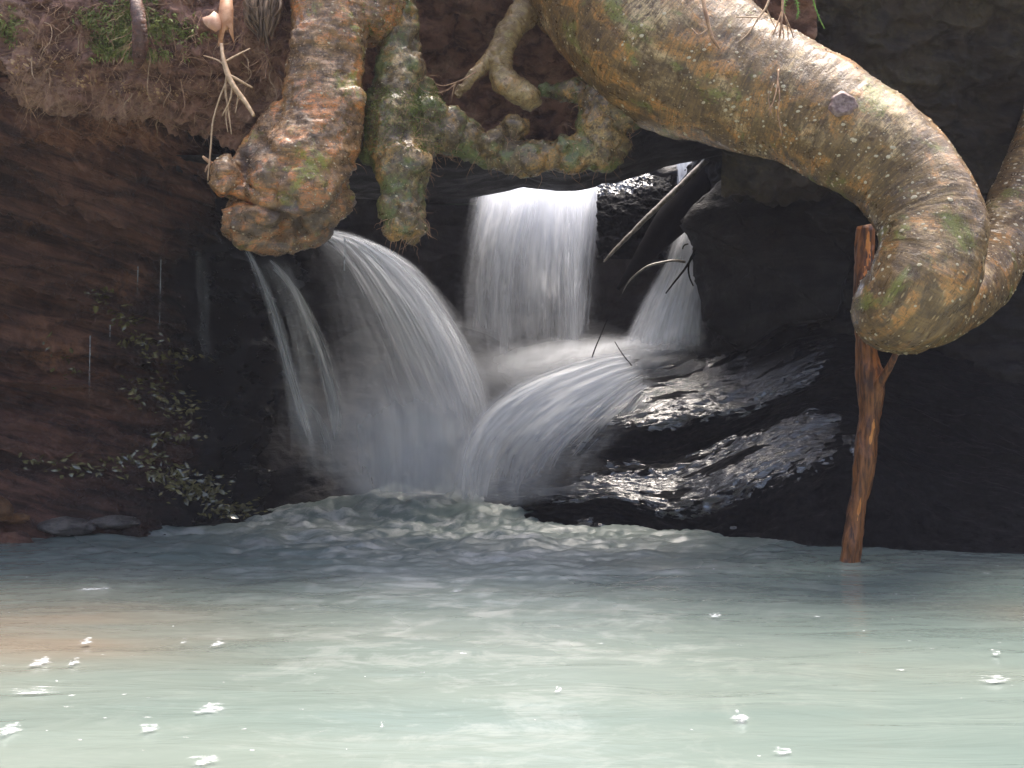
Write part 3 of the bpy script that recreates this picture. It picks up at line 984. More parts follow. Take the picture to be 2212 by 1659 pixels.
veil = empty('waterfall', P(660, 1040, 4.95))
tag(veil, 'faint thin veil of water in the shadow left of the arching cascade', 'waterfall')
veil_Y = [(4.80, 4.72), (5.05, 4.95), (4.58, 4.55), (4.98, 4.9), (5.0, 4.9)]
for k_, (gd, dn) in enumerate((
    ([[(455, 465), (520, 540), (558, 640), (590, 760), (620, 900), (660, 1040)],
      [(475, 470), (540, 555), (580, 650), (615, 770), (655, 910), (690, 1040)],
      [(495, 478), (560, 570), (605, 665), (645, 780), (690, 910), (720, 1040)]], 0.42),
    ([[(545, 545), (600, 600), (640, 690), (670, 790), (690, 900), (700, 1040)],
      [(560, 545), (625, 610), (668, 700), (705, 800), (730, 900), (740, 1040)],
      [(590, 548), (650, 620), (700, 710), (735, 800), (765, 900), (790, 1040)]], 0.50),
    ([[(395, 462), (412, 500), (420, 560), (425, 640), (428, 740), (430, 820)],
      [(408, 462), (424, 500), (432, 560), (437, 640), (440, 740), (443, 820)],
      [(420, 464), (438, 500), (448, 560), (452, 640), (455, 740), (458, 820)]], 0.34),
    ([[(520, 540), (545, 640), (565, 760), (580, 900), (590, 1040)],
      [(575, 545), (610, 640), (640, 760), (655, 900), (665, 1040)],
      [(650, 540), (685, 640), (715, 760), (730, 900), (745, 1040)]], 0.26),
    ([[(600, 860), (610, 900), (625, 950), (635, 1000), (640, 1050)],
      [(655, 850), (680, 890), (700, 950), (705, 1000), (712, 1050)],
      [(690, 860), (730, 920), (760, 970), (780, 1010), (800, 1050)]], 0.36))):
    sheet('water_sheet', [Y(q, *veil_Y[k_]) for q in gd], M['veil_thin'], veil, 70, 110, [[dn * .6] * 3, [dn * 1.5, dn * 1.5, dn * 1.25], [dn * .8] * 3], 2, 0.03, 0.05, 8 + k_, 0.35, 0.12, 0.2)

rc_ = empty('waterfall', P(1430, 760, 5.25))
tag(rc_, 'narrow slanting cascade between the straight fall and the angular boulder', 'waterfall')
sheet('water_sheet', [Y(q, 5.5, 5.2) for q in (
    [(1460, 480), (1432, 560), (1388, 630), (1350, 700), (1318, 775)],
    [(1480, 480), (1468, 560), (1438, 640), (1412, 710), (1390, 785)],
    [(1500, 490), (1498, 560), (1485, 640), (1470, 710), (1455, 785)],
    [(1530, 500), (1520, 580), (1520, 650), (1530, 710), (1545, 770)])],
    M['veil'], rc_, 110, 110, [[.25, .45, .5, .5, .5], [.6, 1.1, 1.0, .85, .7], [.7, 1.2, 1.0, .85, .7], [.5, .8, .65, .6, .5]], 3, 0.03, 0.05, 14, 0.15, 0.06, 0.2)
sheet('water_sheet', [Y(q, 5.9, 5.8) for q in (
    [(1458, 325), (1460, 370), (1462, 410), (1463, 480)],
    [(1490, 330), (1490, 370), (1488, 410), (1486, 470)],
    [(1540, 325), (1530, 370), (1515, 410), (1505, 470)])],
    M['veil'], rc_, 50, 60, [[1] * 4, [1.5, 1.4, 1.1, .9], [1.5, 1.4, 1.0, .8]], 2, 0.02, 0.04, 15, 0.1, 0, 0.2)

low = empty('waterfall', P(1120, 1070, 4.8))
tag(low, 'low rounded cascade rolling over the black rock into the pool', 'waterfall')
lg = [Y(q, 5.12, 4.72) for q in (
    [(1385, 755), (1250, 772), (1095, 825), (1005, 900), (970, 990), (960, 1100)],
    [(1392, 775), (1278, 800), (1145, 858), (1062, 930), (1025, 1005), (1015, 1105)],
    [(1400, 800), (1315, 845), (1225, 910), (1160, 975), (1130, 1035), (1118, 1110)],
    [(1405, 815), (1340, 865), (1270, 930), (1220, 985), (1195, 1040), (1185, 1095)],
    [(1410, 825), (1365, 880), (1315, 935), (1270, 990), (1245, 1040), (1235, 1085)],
    [(1470, 815), (1430, 872), (1385, 925), (1335, 985), (1310, 1030), (1300, 1085)])]
sheet('water_sheet', lg, M['veil'], low, 150, 120, [[.6, .7, .8, .7, .55, .45], [.75, .9, .85, .7, .5, .45], [.75, .85, .8, .55, .4, .35], [.6, .75, .6, .45, .35, .3], [.5, .5, .42, .28, .2, .18], [.3, .25, .2, .1, .06, .05]], 3, 0.045, 0.05, 20, 0.16, 0.12, 0.08)
sheet('water_sheet', [[(u, v, y) for u, v, y in q] for q in (
    [(930, 765, 5.55), (920, 795, 5.35), (920, 840, 5.2), (930, 900, 5.05)],
    [(1120, 740, 5.55), (1115, 770, 5.35), (1105, 815, 5.2), (1080, 880, 5.05)],
    [(1300, 728, 5.55), (1300, 752, 5.35), (1290, 785, 5.2), (1260, 825, 5.05)],
    [(1420, 735, 5.5), (1430, 750, 5.35), (1420, 770, 5.2), (1400, 800, 5.05)],
    [(1560, 730, 5.5), (1560, 745, 5.35), (1550, 760, 5.2), (1530, 790, 5.05)])],
    M['mist'], low, 120, 60, [[.15, .35, .4, .3], [.4, .65, .7, .6], [.55, .85, .9, .75], [.55, .85, .85, .6], [.2, .4, .3, .15]], 3, 0.02, 0.05, 23, 0.3, 0.55, 0.55, 4)

# spray hanging in the air at the foot of the falls
def m_air(name, dens):
    t = NT(name)
    v = t.n("ShaderNodeVolumePrincipled")
    v.inputs["Color"].default_value = (0.93, 0.95, 1.0, 1)
    v.inputs["Density"].default_value = dens
    v.inputs["Anisotropy"].default_value = 0.2
    t.l(v.outputs[0], t.out.inputs["Volume"])
    return t.m


M['air'] = m_air('spray in the air', 0.30)
V, F, b = [], [], 0
for (u, v, yd, r, sq) in ((900, 890, 5.2, 0.5, (1.2, .6, .9)), (1140, 800, 5.38, 0.36, (1.9, .6, .8)), (1080, 1020, 4.75, .3, (1.6, .6, .5))):
    v_, f_ = ico(P(u, v, yd), r, 3, sq)
    V.append(v_)
    F += [tuple(i + b for i in q) for q in f_]
    b += len(v_)
tag(mesh_obj('mist', np.vstack(V), F, M['air']), 'faint spray hanging at the foot of the falls', 'mist', kind='stuff')

# stream that feeds the falls
gx, gy = np.meshgrid(np.linspace(-1.6, 2.6, 80), np.linspace(6.05, 11, 90), indexing='ij')
zz = np.interp(gx, [-1.6, -0.9, -0.1, 0.5, 0.9, 1.4], [1.5, 1.52, 1.62, 1.64, 1.72, 1.76]) + 0.012 * fbm(np.stack([gx, gy, gx], -1), (4, 2, 1), 3)
tag(grid_obj('stream_water', np.stack([gx, gy, zz], -1), M['pool'], attrs={'foam': gx * 0 + 1, 'deep': gx * 0, 'sand': gx * 0}), kind='structure')


# ------------------------------------------------------------------ roots
def dots(name, pts, nrms, mat, parent, rmin, rmax, along=None):
    """small low pale bumps sitting on a surface"""
    V, F, b = [], [], 0
    for p, nv in zip(pts, nrms):
        r = rmin + (rmax - rmin) * random.random() ** 2.5
        nv = nv / (np.linalg.norm(nv) + 1e-9)
        a = np.cross(nv, [0.3, 0.5, 0.8])
        a /= np.linalg.norm(a)
        c = np.cross(nv, a)
        e = 1 + random.random() * 0.8
        k = 6
        V.append(p + nv * r * 0.7)
        for i in range(k):
            an = 2 * math.pi * i / k
            V.append(p + (a * math.cos(an) * e + c * math.sin(an)) * r - nv * r * 0.15)
        for i in range(k):
            F.append((b, b + 1 + i, b + 1 + (i + 1) % k))
        b += k + 1
    o = mesh_obj(name, V, F, mat, parent)
    o["kind"] = "stuff"
    return o


def root_tube(rows, ns, n, amp_fn):
    path = px_path(rows)
    g, nrm, rc, c = tube_geo(path, ns, n)
    d = amp_fn(g, rc)
    g2 = g + nrm * d[..., None]
    return g2, nrm, rc, c


def close_tube(name, g, rc, mat, parent):
    n, m = g.shape[:2]
    f = grid_faces(n, m, True)
    return mesh_obj(name, g.reshape(-1, 3), f, mat, parent, vec={'rc': rc.reshape(-1, 3)})


# thick bent root
big = empty('tree_root', P(1560, 160, 3.47))
tag(big, 'thick root bending like an elbow in front of the dark cave, flecked with pale dots', 'root')
rows = [(1230, -330, 235, 3.9), (1330, -90, 212, 3.7), (1440, 85, 186, 3.55), (1560, 160, 156, 3.47), (1700, 218, 130, 3.4), (1840, 290, 121, 3.32), (1950, 375, 114, 3.27), (2008, 470, 110, 3.22), (2012, 560, 110, 3.18), (1975, 636, 108, 3.18),
        (1942, 664, 98, 3.27), (1975, 668, 92, 3.44), (2050, 640, 86, 3.60), (2115, 598, 78, 3.74), (2152, 545, 68, 3.84), (2182, 480, 64, 3.92), (2220, 400, 66, 3.98), (2270, 290, 70, 4.05), (2320, 150, 74, 4.1)]


def amp_big(g, rc):
    rg = fbm(rc, (6, 6, 70), 4, 0.6)
    knob = fbm(g, (6, 6, 6), 3)
    flare = 0.028 * sstep(0.95, 0.2, rc[..., 2])
    return 0.0022 * rg + 0.009 * knob + flare * fbm(g, (9, 9, 9), 4, 0.6)


g, nr_, rc, cc = root_tube(rows, 150, 620, amp_big)
close_tube('bark', g, rc, M['big_bark'], big)
fl = rng.integers(0, g.shape[0] * g.shape[1], 3200)
gp, gn = g.reshape(-1, 3)[fl], nr_.reshape(-1, 3)[fl]
keep = (gn[:, 1] < 0.2)
dots('lenticels', gp[keep], gn[keep], M['lenticel'], big, 0.0018, 0.0066)
big_bvh = BVHTree.FromPolygons([tuple(x) for x in g.reshape(-1, 3)], [tuple(x) for x in grid_faces(g.shape[0], g.shape[1], True)])


def cast(bvh, u, v, back=0.0):
    o = Vector((0, 0, CAM_H))
    d = Vector(P(u, v, 1.0)) - o
    d.normalize()
    loc, nrm, i, dist = bvh.ray_cast(o, d)
    if loc is None:
        return None, None
    nv = np.array(nrm)
    if nv.dot(np.array(d)) > 0:
        nv = -nv
    return np.array(loc) - np.array(d) * back, nv


# healed branch scar on the bent root
p, nv = cast(big_bvh, 1822, 225)
a = np.cross(nv, [0, 0, 1.0]); a /= np.linalg.norm(a)
b = np.cross(nv, a)
V, F = [], []
R_ = 0.036
rings_ = [(1.15, -0.004), (1.0, 0.003), (0.82, 0.0075), (0.62, 0.003), (0.4, 0.0055), (0.2, 0.002), (0.02, 0.004)]
for (rr, hh) in rings_:
    for i in range(28):
        an = 2 * math.pi * i / 28
        w_ = 1 + 0.08 * math.sin(3 * an + rr * 5) + 0.05 * math.sin(7 * an)
        V.append(p + (a * math.cos(an) + b * math.sin(an) * 0.9) * R_ * rr * w_ + nv * (hh + 0.0012 * math.sin(9 * an + 7 * rr)))
F = grid_faces(len(rings_), 28, True)
M['scar'] = m_simple('healed branch scar', (0.16, 0.09, 0.075), (0.38, 0.26, 0.22), 70, 0.4, (1, 1, 1), 0.8, 0.004)
mesh_obj('knot', V, F, M['scar'], big)


def displaced_root(name, tubes, balls, voxel, mat, parent, fn, smooth_it=6):
    v, f, nn = fused(tubes, balls, voxel, smooth_it)
    v2 = v + nn * fn(v)[:, None]
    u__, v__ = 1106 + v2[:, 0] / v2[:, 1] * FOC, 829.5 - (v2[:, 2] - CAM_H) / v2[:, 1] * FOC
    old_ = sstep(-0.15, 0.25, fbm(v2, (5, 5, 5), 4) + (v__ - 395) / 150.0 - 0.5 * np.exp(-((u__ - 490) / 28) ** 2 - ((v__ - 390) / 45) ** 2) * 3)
    o = mesh_obj(name, v2, f, mat, parent, attrs={'old': old_})
    return o, v2, f, nn


def ball(u, v, r, Yd, sq=(1, 1, 1)):
    return (P(u, v, Yd), r / FOC * Yd, sq)


# knobby root on the left
kn = empty('tree_root', P(700, 100, 3.45))
tag(kn, 'stout orange and green root hanging straight down into a gnarled knob above the cascade', 'root')
def crease(v, lines):
    uu_ = 1106 + v[:, 0] / v[:, 1] * FOC
    vv__ = 829.5 - (v[:, 2] - CAM_H) / v[:, 1] * FOC
    q_ = np.stack([uu_, vv__], 1)
    out = np.zeros(len(v))
    wob = 9 * fbm(v, (14, 14, 14), 3)
    for pts_, w_, dep in lines:
        c_ = catmull(np.array(pts_, float), 60)
        dd = np.sqrt(((q_[:, None, :] - c_[None]) ** 2).sum(-1)).min(1) + wob
        out += dep * np.exp(-(dd / w_) ** 2)
    return out


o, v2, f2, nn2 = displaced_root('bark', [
    px_path([(730, -260, 100, 3.6), (718, -70, 84, 3.5), (712, 60, 80, 3.46), (704, 170, 80, 3.44), (694, 270, 84, 3.42), (670, 350, 100, 3.4), (635, 420, 106, 3.4), (600, 470, 70, 3.4)]),
    px_path([(640, 250, 50, 3.46), (590, 330, 62, 3.46), (550, 400, 66, 3.45)]),
    px_path([(830, -160, 80, 3.6), (815, -20, 70, 3.55), (770, 60, 60, 3.5)]),
    px_path([(492, 345, 20, 3.36), (488, 385, 26, 3.34), (500, 420, 22, 3.36)]),
    px_path([(505, 465, 42, 3.4), (560, 490, 52, 3.38), (625, 500, 44, 3.4), (690, 480, 36, 3.44)]),
    px_path([(520, 430, 30, 3.36), (580, 455, 26, 3.3), (640, 450, 26, 3.3)])],
    [ball(545, 415, 62, 3.42), ball(600, 440, 80, 3.42), ball(690, 410, 72, 3.44), ball(655, 470, 62, 3.42), ball(560, 500, 42, 3.42), ball(690, 90, 60, 3.38, (1, 0.6, 1)), ball(720, 215, 62, 3.38, (1.1, .6, .6))],
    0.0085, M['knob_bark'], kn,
    lambda v: 0.010 * fbm(v, (6, 6, 6), 3, 0.5) + 0.0045 * ridge(v, (9, 9, 40), 4, 0.6) + 0.007 * ridge(v, (9, 9, 14), 3) * sstep(1.38, 1.18, v[:, 2]) + 0.005 * fbm(v, (50, 50, 50), 3) + crease(v, [
        ([(470, 430), (520, 432), (570, 448), (620, 478), (650, 500)], 11, -0.040),
        ([(520, 345), (528, 385), (522, 425)], 10, -0.035),
        ([(640, 330), (600, 380), (590, 440)], 12, -0.018),
        ([(770, 380), (720, 450), (660, 480), (600, 520)], 11, -0.028),
        ([(560, 300), (610, 340), (700, 360), (780, 350)], 12, -0.014),
        ([(505, 500), (560, 520), (620, 522)], 7, -0.016),
        ([(545, 410), (590, 415), (640, 430)], 8, -0.016),
        ([(690, 110), (720, 120), (745, 105)], 10, -0.012),
        ([(550, 470), (580, 480), (600, 500)], 18, 0.014),
        ([(486, 370), (488, 410)], 16, 0.014)]), 5)
fl = rng.integers(0, len(v2), 1500)
keep = (nn2[fl, 1] < 0.1)
dots('lenticels', v2[fl][keep], nn2[fl][keep], M['lenticel'], kn, 0.001, 0.0036)

# mossy root with cross bar and hanging stub
ms = empty('tree_root', P(850, 240, 3.5))
tag(ms, 'green mossy root with a hanging stub and lumpy cross bar above the white fall', 'root')
o, vm, fm, nm = displaced_root('bark', [
    px_path([(850, -120, 60, 3.65), (845, 0, 52, 3.6), (862, 90, 40, 3.58), (855, 170, 44, 3.55), (848, 240, 54, 3.52), (852, 310, 56, 3.5), (868, 370, 50, 3.47), (872, 420, 42, 3.46), (880, 475, 38, 3.45), (888, 505, 26, 3.45), (888, 525, 8, 3.45)]),
    px_path([(860, 300, 50, 3.55), (930, 290, 42, 3.58), (990, 292, 34, 3.62), (1040, 318, 32, 3.64), (1110, 338, 33, 3.64), (1180, 336, 30, 3.64), (1240, 328, 34, 3.64), (1300, 318, 40, 3.64), (1345, 290, 36, 3.64)]),
    px_path([(1165, 192, 12, 3.72), (1210, 198, 14, 3.7), (1255, 205, 20, 3.67), (1285, 225, 34, 3.64), (1290, 270, 40, 3.62), (1310, 310, 40, 3.62)]),
    px_path([(1285, 190, 46, 3.66), (1330, 230, 60, 3.64), (1345, 280, 44, 3.64)])],
    [ball(885, 138, 30, 3.54), ball(920, 245, 46, 3.58), ball(965, 280, 44, 3.6), ball(1010, 300, 38, 3.62), ball(905, 200, 34, 3.6), ball(900, 310, 44, 3.56), ball(1150, 345, 34, 3.63), ball(1230, 335, 36, 3.63), ball(895, 355, 30, 3.44), ball(845, 450, 24, 3.44), ball(908, 492, 15, 3.43), ball(856, 490, 24, 3.43), ball(1112, 274, 26, 3.64), ball(1085, 290, 20, 3.66), ball(945, 250, 26, 3.6), ball(1215, 315, 24, 3.6), ball(1310, 335, 30, 3.62), ball(1060, 310, 26, 3.6), ball(800, 330, 26, 3.52)],
    0.0075, M['moss_bark'], ms,
    lambda v: 0.014 * fbm(v, (9, 9, 9), 4, 0.6) + 0.007 * ridge(v, (16, 16, 16), 4, 0.6) + 0.004 * fbm(v, (55, 55, 55), 3), 4)
fl = rng.integers(0, len(vm), 700)
keep = (nm[fl, 1] < 0.1)
dots('lenticels', vm[fl][keep], nm[fl][keep], M['lenticel'], ms, 0.001, 0.003)

# pale twisted root
pl_ = empty('tree_root', P(1105, 60, 3.7))
tag(pl_, 'pale twisting root with a short side prong hanging in the dark hollow', 'root')


def amp_pale(g, rc):
    return 0.010 * fbm(g, (13, 13, 13), 4, 0.6) + 0.004 * ridge(g, (22, 22, 22), 3) + 0.002 * fbm(rc, (10, 10, 70), 3)


g, nr_, rc, cc = root_tube([(1210, -110, 34, 3.76), (1172, -30, 32, 3.74), (1142, 22, 31, 3.72), (1104, 62, 27, 3.7), (1082, 110, 25, 3.68), (1080, 150, 26, 3.67), (1098, 183, 27, 3.66), (1132, 206, 26, 3.66), (1155, 217, 20, 3.67), (1166, 222, 4, 3.68)], 48, 220, amp_pale)
close_tube('bark', g, rc, M['pale_bark'], pl_)
g, nr_, rc, cc = root_tube([(1090, 105, 20, 3.69), (1062, 132, 16, 3.67), (1040, 146, 14, 3.66), (1015, 172, 11, 3.65), (998, 190, 11, 3.64), (989, 206, 8, 3.64), (986, 211, 2, 3.64)], 32, 110, amp_pale)
close_tube('prong', g, rc, M['pale_bark'], pl_)


# ------------------------------------------------------------------ moss, fine roots, plants on the bank
def tuft_cloud(name, pts, nrms, mat, parent, length, width, per=4, label=None, cat=None):
    V, F, b = [], [], 0
    for p, nv in zip(pts, nrms):
        for _ in range(per):
            d = nv + rng.normal(0, 0.55, 3) + np.array([0, 0, -0.15])
            d /= np.linalg.norm(d)
            s = np.cross(d, rng.normal(0, 1, 3))
            s /= np.linalg.norm(s) + 1e-9
            L = length * (0.5 + random.random())
            w_ = width * (0.6 + 0.8 * random.random())
            q = p + rng.normal(0, length * 0.35, 3) * 0.8
            tip = q + d * L + np.array([0, 0, -0.25 * L])
            m_ = q + d * L * 0.55
            V += [q - s * w_, q + s * w_, m_ + s * w_ * 0.9, tip, m_ - s * w_ * 0.9]
            F.append((b, b + 1, b + 2, b + 3, b + 4))
            b += 5
    o = mesh_obj(name, V, F, mat, parent)
    tag(o, label, cat, kind='stuff')
    return o


def pick(v, nn, cond, k):
    i = np.nonzero(cond)[0]
    i = rng.choice(i, min(k, len(i)), replace=False)
    return v[i], nn[i]


def uv_of(v):
    return 1106 + v[:, 0] / v[:, 1] * FOC, 829.5 - (v[:, 2] - CAM_H) / v[:, 1] * FOC


u_, v_ = uv_of(vm)
nz1 = fbm(vm, (7, 7, 7), 3)
cond = (nm[:, 1] < 0.25) & (u_ > 790) & (u_ < 960) & (v_ > 190) & (v_ < 330) & (nz1 > -0.35)
tuft_cloud('moss', *pick(vm, nm, cond, 1500), M['moss'], ms, 0.006, 0.0011, 3)
u_, v_ = uv_of(v2)
cond = (nn2[:, 1] < 0.2) & (((u_ > 780) & (v_ < 75)) | ((u_ > 680) & (u_ < 750) & (v_ > 180) & (v_ < 300) & (fbm(v2, (11, 11, 11), 3) > 0.15)))
tuft_cloud('moss', *pick(v2, nn2, cond, 600), M['moss'], kn, 0.005, 0.0011, 3)

# moss cushions on the soil bank
pts, nrs = [], []
for (uc, vc, su, sv, k_) in ((285, 30, 55, 30, 240), (262, 75, 50, 24, 260), (242, 108, 36, 16, 230), (190, 40, 24, 14, 70), (345, 60, 35, 20, 110), (20, 60, 25, 30, 70), (310, 115, 50, 12, 90), (400, 70, 40, 20, 60)):
    for _ in range(k_):
        p, nv = cast(bank_bvh, random.gauss(uc, su * 0.6), random.gauss(vc, sv * 0.6))
        if p is not None:
            pts.append(p)
            nrs.append(nv)
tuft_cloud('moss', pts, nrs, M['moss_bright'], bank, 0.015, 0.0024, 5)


def wander(p, d, L, r, n=6, wob=0.35, droop=0.25):
    path = [[*p, r]]
    d = np.array(d, float)
    for i in range(n):
        d = d + rng.normal(0, wob, 3) * np.array([1, 0.5, 1]) + np.array([0, 0, -droop])
        d /= np.linalg.norm(d)
        p = p + d * L / n
        path.append([*p, r * (1 - 0.75 * (i + 1) / n)])
    return np.array(path)


# single visible rootlets on the bank
for k_ in range(70):
    u, v = random.uniform(10, 600), random.uniform(5, 260)
    p, nv = cast(bank_bvh, u, v, 0.004)
    if p is None:
        continue
    d = np.array([random.choice((-1, 1)) * random.uniform(0.2, 1), -0.25, random.uniform(-1, 0.2)])
    path = wander(p, d, random.uniform(0.06, 0.2), random.uniform(0.0012, 0.003), 6, 0.35, 0.12)
    paths = [path]
    if random.random() < 0.5:
        paths.append(wander(path[3, :3], d + rng.normal(0, .8, 3), 0.06, path[3, 3] * 0.6, 4))
    tubes_obj('rootlet', paths, M['rootlet' if random.random() < 0.65 else 'rootlet_pale'], bank, 5, 14)
# mass of finer hair roots
paths = []
for k_ in range(1000):
    u, v = random.uniform(-20, 640), random.uniform(-10, 280)
    p, nv = cast(bank_bvh, u, v, 0.003)
    if p is None:
        continue
    paths.append(wander(p, [random.uniform(-1, 1), -0.3, random.uniform(-1, 0.3)], random.uniform(0.03, 0.13), random.uniform(0.0007, 0.0015), 4, 0.4, 0.15))
tag(tubes_obj('root_hairs', paths, M['rootlet'], bank, 3, 6), kind='stuff')
# pale dots on the bank soil
pts, nrs = [], []
for (uc, vc, su, sv, k_) in ((70, 130, 80, 40, 110), (170, 170, 60, 25, 50), (330, 200, 110, 25, 70), (20, 210, 20, 8, 12)):
    for _ in range(k_):
        p, nv = cast(bank_bvh, random.gauss(uc, su * 0.5), random.gauss(vc, sv * 0.5))
        if p is not None:
            pts.append(p)
            nrs.append(nv)
dots('droplets', pts, nrs, M['dot_warm'], bank, 0.002, 0.006)

# reddish root at the top of the bank
rr = empty('rootlet', P(300, 60, 3.46))
rr.name = 'small_root'
tag(rr, 'short reddish root poking out of the soil bank beside the moss', 'root')
g, nr_, rc, cc = root_tube([(285, -40, 12, 3.42), (298, 30, 15, 3.38), (304, 90, 17, 3.4), (300, 125, 13, 3.44), (296, 150, 3, 3.5)], 24, 80, lambda g, rc: 0.003 * fbm(g, (20, 20, 20), 4) + 0.0015 * fbm(rc, (10, 10, 90), 3))
M['red_bark'] = m_bark('reddish bark', (0.08, 0.03, 0.02), (0.24, 0.10, 0.06), (0.45, 0.18, 0.09), (0.55, 0.36, 0.26), (0.2, 0.1, 0.05), 0.0, 'rc', (12, 12, 90))
rr.location = [float(x) for x in P(295, 20, 3.4)]
for o_ in (close_tube('bark', g - 0, rc, M['red_bark'], rr),):
    pass


def thing_tubes(name, label, cat, stems, mat, ns=8, part='stem', extra=None, group=None):
    base = stems[0][0]
    e = empty(name, P(base[0], base[1], base[3]))
    tag(e, label, cat, group)
    for k_, st in enumerate(stems):
        tubes_obj(part if k_ == 0 else (extra or 'side_twig'), [px_path(st)], mat, e, ns, max(10, len(st) * 5))
    return e


# hanging broken branch with side twigs
e = thing_tubes('hanging_branch', 'pale broken branch dangling from the bank with forked side twigs', 'branch', [
    [(478, 95, 4, 3.36), (482, 125, 4.5, 3.34), (492, 160, 6.5, 3.33), (506, 188, 6, 3.32), (531, 222, 5, 3.31), (549, 251, 3.5, 3.3)],
    [(492, 162, 4, 3.33), (510, 170, 3.2, 3.33), (545, 190, 2.4, 3.35)],
    [(490, 160, 3, 3.34), (487, 195, 2.5, 3.34), (492, 230, 2, 3.34), (500, 290, 1.3, 3.34)],
    [(490, 175, 2.4, 3.34), (475, 210, 2, 3.34), (460, 262, 2, 3.34), (455, 320, 2, 3.34), (449, 390, 1.8, 3.34)],
    [(502, 185, 2.5, 3.32), (497, 215, 2, 3.32), (480, 250, 1.4, 3.33)],
    [(515, 200, 2.4, 3.32), (512, 225, 1.6, 3.32), (508, 245, 1, 3.32)],
    [(483, 135, 2.5, 3.34), (510, 120, 2, 3.36), (540, 105, 1.5, 3.4)],
    [(483, 138, 2.2, 3.34), (465, 128, 1.7, 3.36), (440, 120, 1.2, 3.4)],
    [(490, 230, 1.6, 3.34), (488, 255, 1.4, 3.34), (492, 285, 1, 3.34)]], M['rootlet_pale'], 8, 'stem')

# torn pinkish flake of bark
def flake_sheet(pts, th=0.0035, bend=0.012):
    c = np.array([P(*q) for q in pts])
    ctr = c.mean(0)
    ring = [c]
    k = len(c)
    V = list(c) + [ctr + np.array([0, -bend, 0])] + [p + np.array([0, th, 0]) for p in c] + [ctr + np.array([0, th - bend, 0])]
    F = []
    for i in range(k):
        j = (i + 1) % k
        F += [(i, j, k), (k + 1 + j, k + 1 + i, 2 * k + 1), (j, i, k + 1 + i, k + 1 + j)]
    return V, F


fk = empty('bark_flake', P(478, 40, 3.36))
tag(fk, 'torn salmon pink flake of bark hanging at the top of the bank', 'bark')
V, F = flake_sheet([(437, 38, 3.36), (452, 33, 3.35), (462, 24, 3.35), (472, 30, 3.36), (478, 45, 3.36), (476, 62, 3.35), (466, 68, 3.34), (450, 60, 3.34), (440, 50, 3.35)])
mesh_obj('curl', V, F, M['flake'], fk)
V, F = flake_sheet([(478, -20, 3.37), (500, -15, 3.38), (504, 20, 3.37), (503, 55, 3.37), (506, 95, 3.38), (500, 80, 3.37), (496, 62, 3.36), (486, 66, 3.36), (478, 100, 3.37), (470, 98, 3.37), (474, 60, 3.36), (472, 25, 3.36)])
M['flake2'] = m_simple('torn bark strip', (0.45, 0.19, 0.08), (0.68, 0.36, 0.2), 30, 0.5)
mesh_obj('strip', V, F, M['flake2'], fk)

# matted fibre hanging at the top
fb_ = empty('root_mat', P(570, 20, 3.5))
tag(fb_, 'brown ragged mat of root fibre hanging beside the stout root', 'root mat')
strands = []
for k_ in range(130):
    t_ = random.random()
    u0 = 535 + 70 * t_
    top_ = random.uniform(-30, 15)
    ln = random.uniform(40, 70) + 40 * math.exp(-((u0 - 578) / 14) ** 2)
    strands.append(px_path([(u0, top_, 4.5, 3.46), (u0 - 6 + random.gauss(0, 3), top_ + ln * .5, 3.6, 3.44 + random.gauss(0, .015)), (570 + (u0 - 570) * 0.45 + random.gauss(0, 4), top_ + ln, 0.8, 3.44)]))
V, F = tube_mesh(strands, 4, 8)
o_ = mesh_obj('fibre', V, F, M['fibre'], fb_)
o_["kind"] = "stuff"

# root tips under the mossy stub, ragged fibre along the cross bar
paths = []
um_, vm_ = uv_of(vm)
c1 = np.nonzero((nm[:, 1] < 0.3) & (um_ > 880) & (vm_ > 150))[0]
for i in rng.choice(c1, 260, replace=False):
    paths.append(wander(vm[i] - nm[i] * 0.002, nm[i] * 0.5 + rng.normal(0, .7, 3) + np.array([0, -0.2, -0.3]), random.uniform(0.02, 0.09), random.uniform(0.0006, 0.0012), 4, 0.4, 0.15))
c2 = np.nonzero((nm[:, 2] < -0.2) & (um_ > 900))[0]
for i in rng.choice(c2, 70, replace=False):
    paths.append(wander(vm[i], np.array([random.gauss(0, .4), -0.1, -1.0]), random.uniform(0.015, 0.05), 0.0009, 4, 0.3, 0.1))
for k_ in range(26):
    i = rng.choice(np.nonzero((uv_of(vm)[1] > 470) & (uv_of(vm)[0] < 930))[0])
    paths.append(wander(vm[i], nm[i] + np.array([0, 0, -0.8]), random.uniform(0.02, 0.07), 0.0011, 4, 0.3, 0.1))
tag(tubes_obj('root_hairs', paths, M['rootlet'], ms, 4, 8), kind='stuff')

thing_tubes('hanging_twig', 'pale thread like rootlet forking in the dark hollow beside the prong of the pale root', 'twig', [
    [(985, 180, 2, 3.6), (965, 195, 1.8, 3.6), (940, 202, 1.4, 3.6), (905, 206, .8, 3.58)],
    [(1000, 172, 2, 3.6), (985, 180, 1.8, 3.6), (978, 200, 1.4, 3.6), (975, 222, .8, 3.6)],
    [(1028, 155, 1.6, 3.62), (1000, 172, 1.8, 3.6), (960, 185, 1.2, 3.6), (938, 180, .7, 3.6)]], M['rootlet'], 5)
thing_tubes('hanging_twig', 'short broken twig stub poking out beside the knob of the stout root', 'twig', [
    [(480, 352, 5, 3.38), (462, 355, 4.5, 3.36), (446, 345, 4, 3.34), (438, 338, 2.5, 3.34)],
    [(455, 352, 3, 3.35), (447, 362, 2.4, 3.34), (443, 372, 1.4, 3.34)]], M['rootlet'], 7)
paths = []
c3 = np.nonzero(nn2[:, 1] < 0.2)[0]
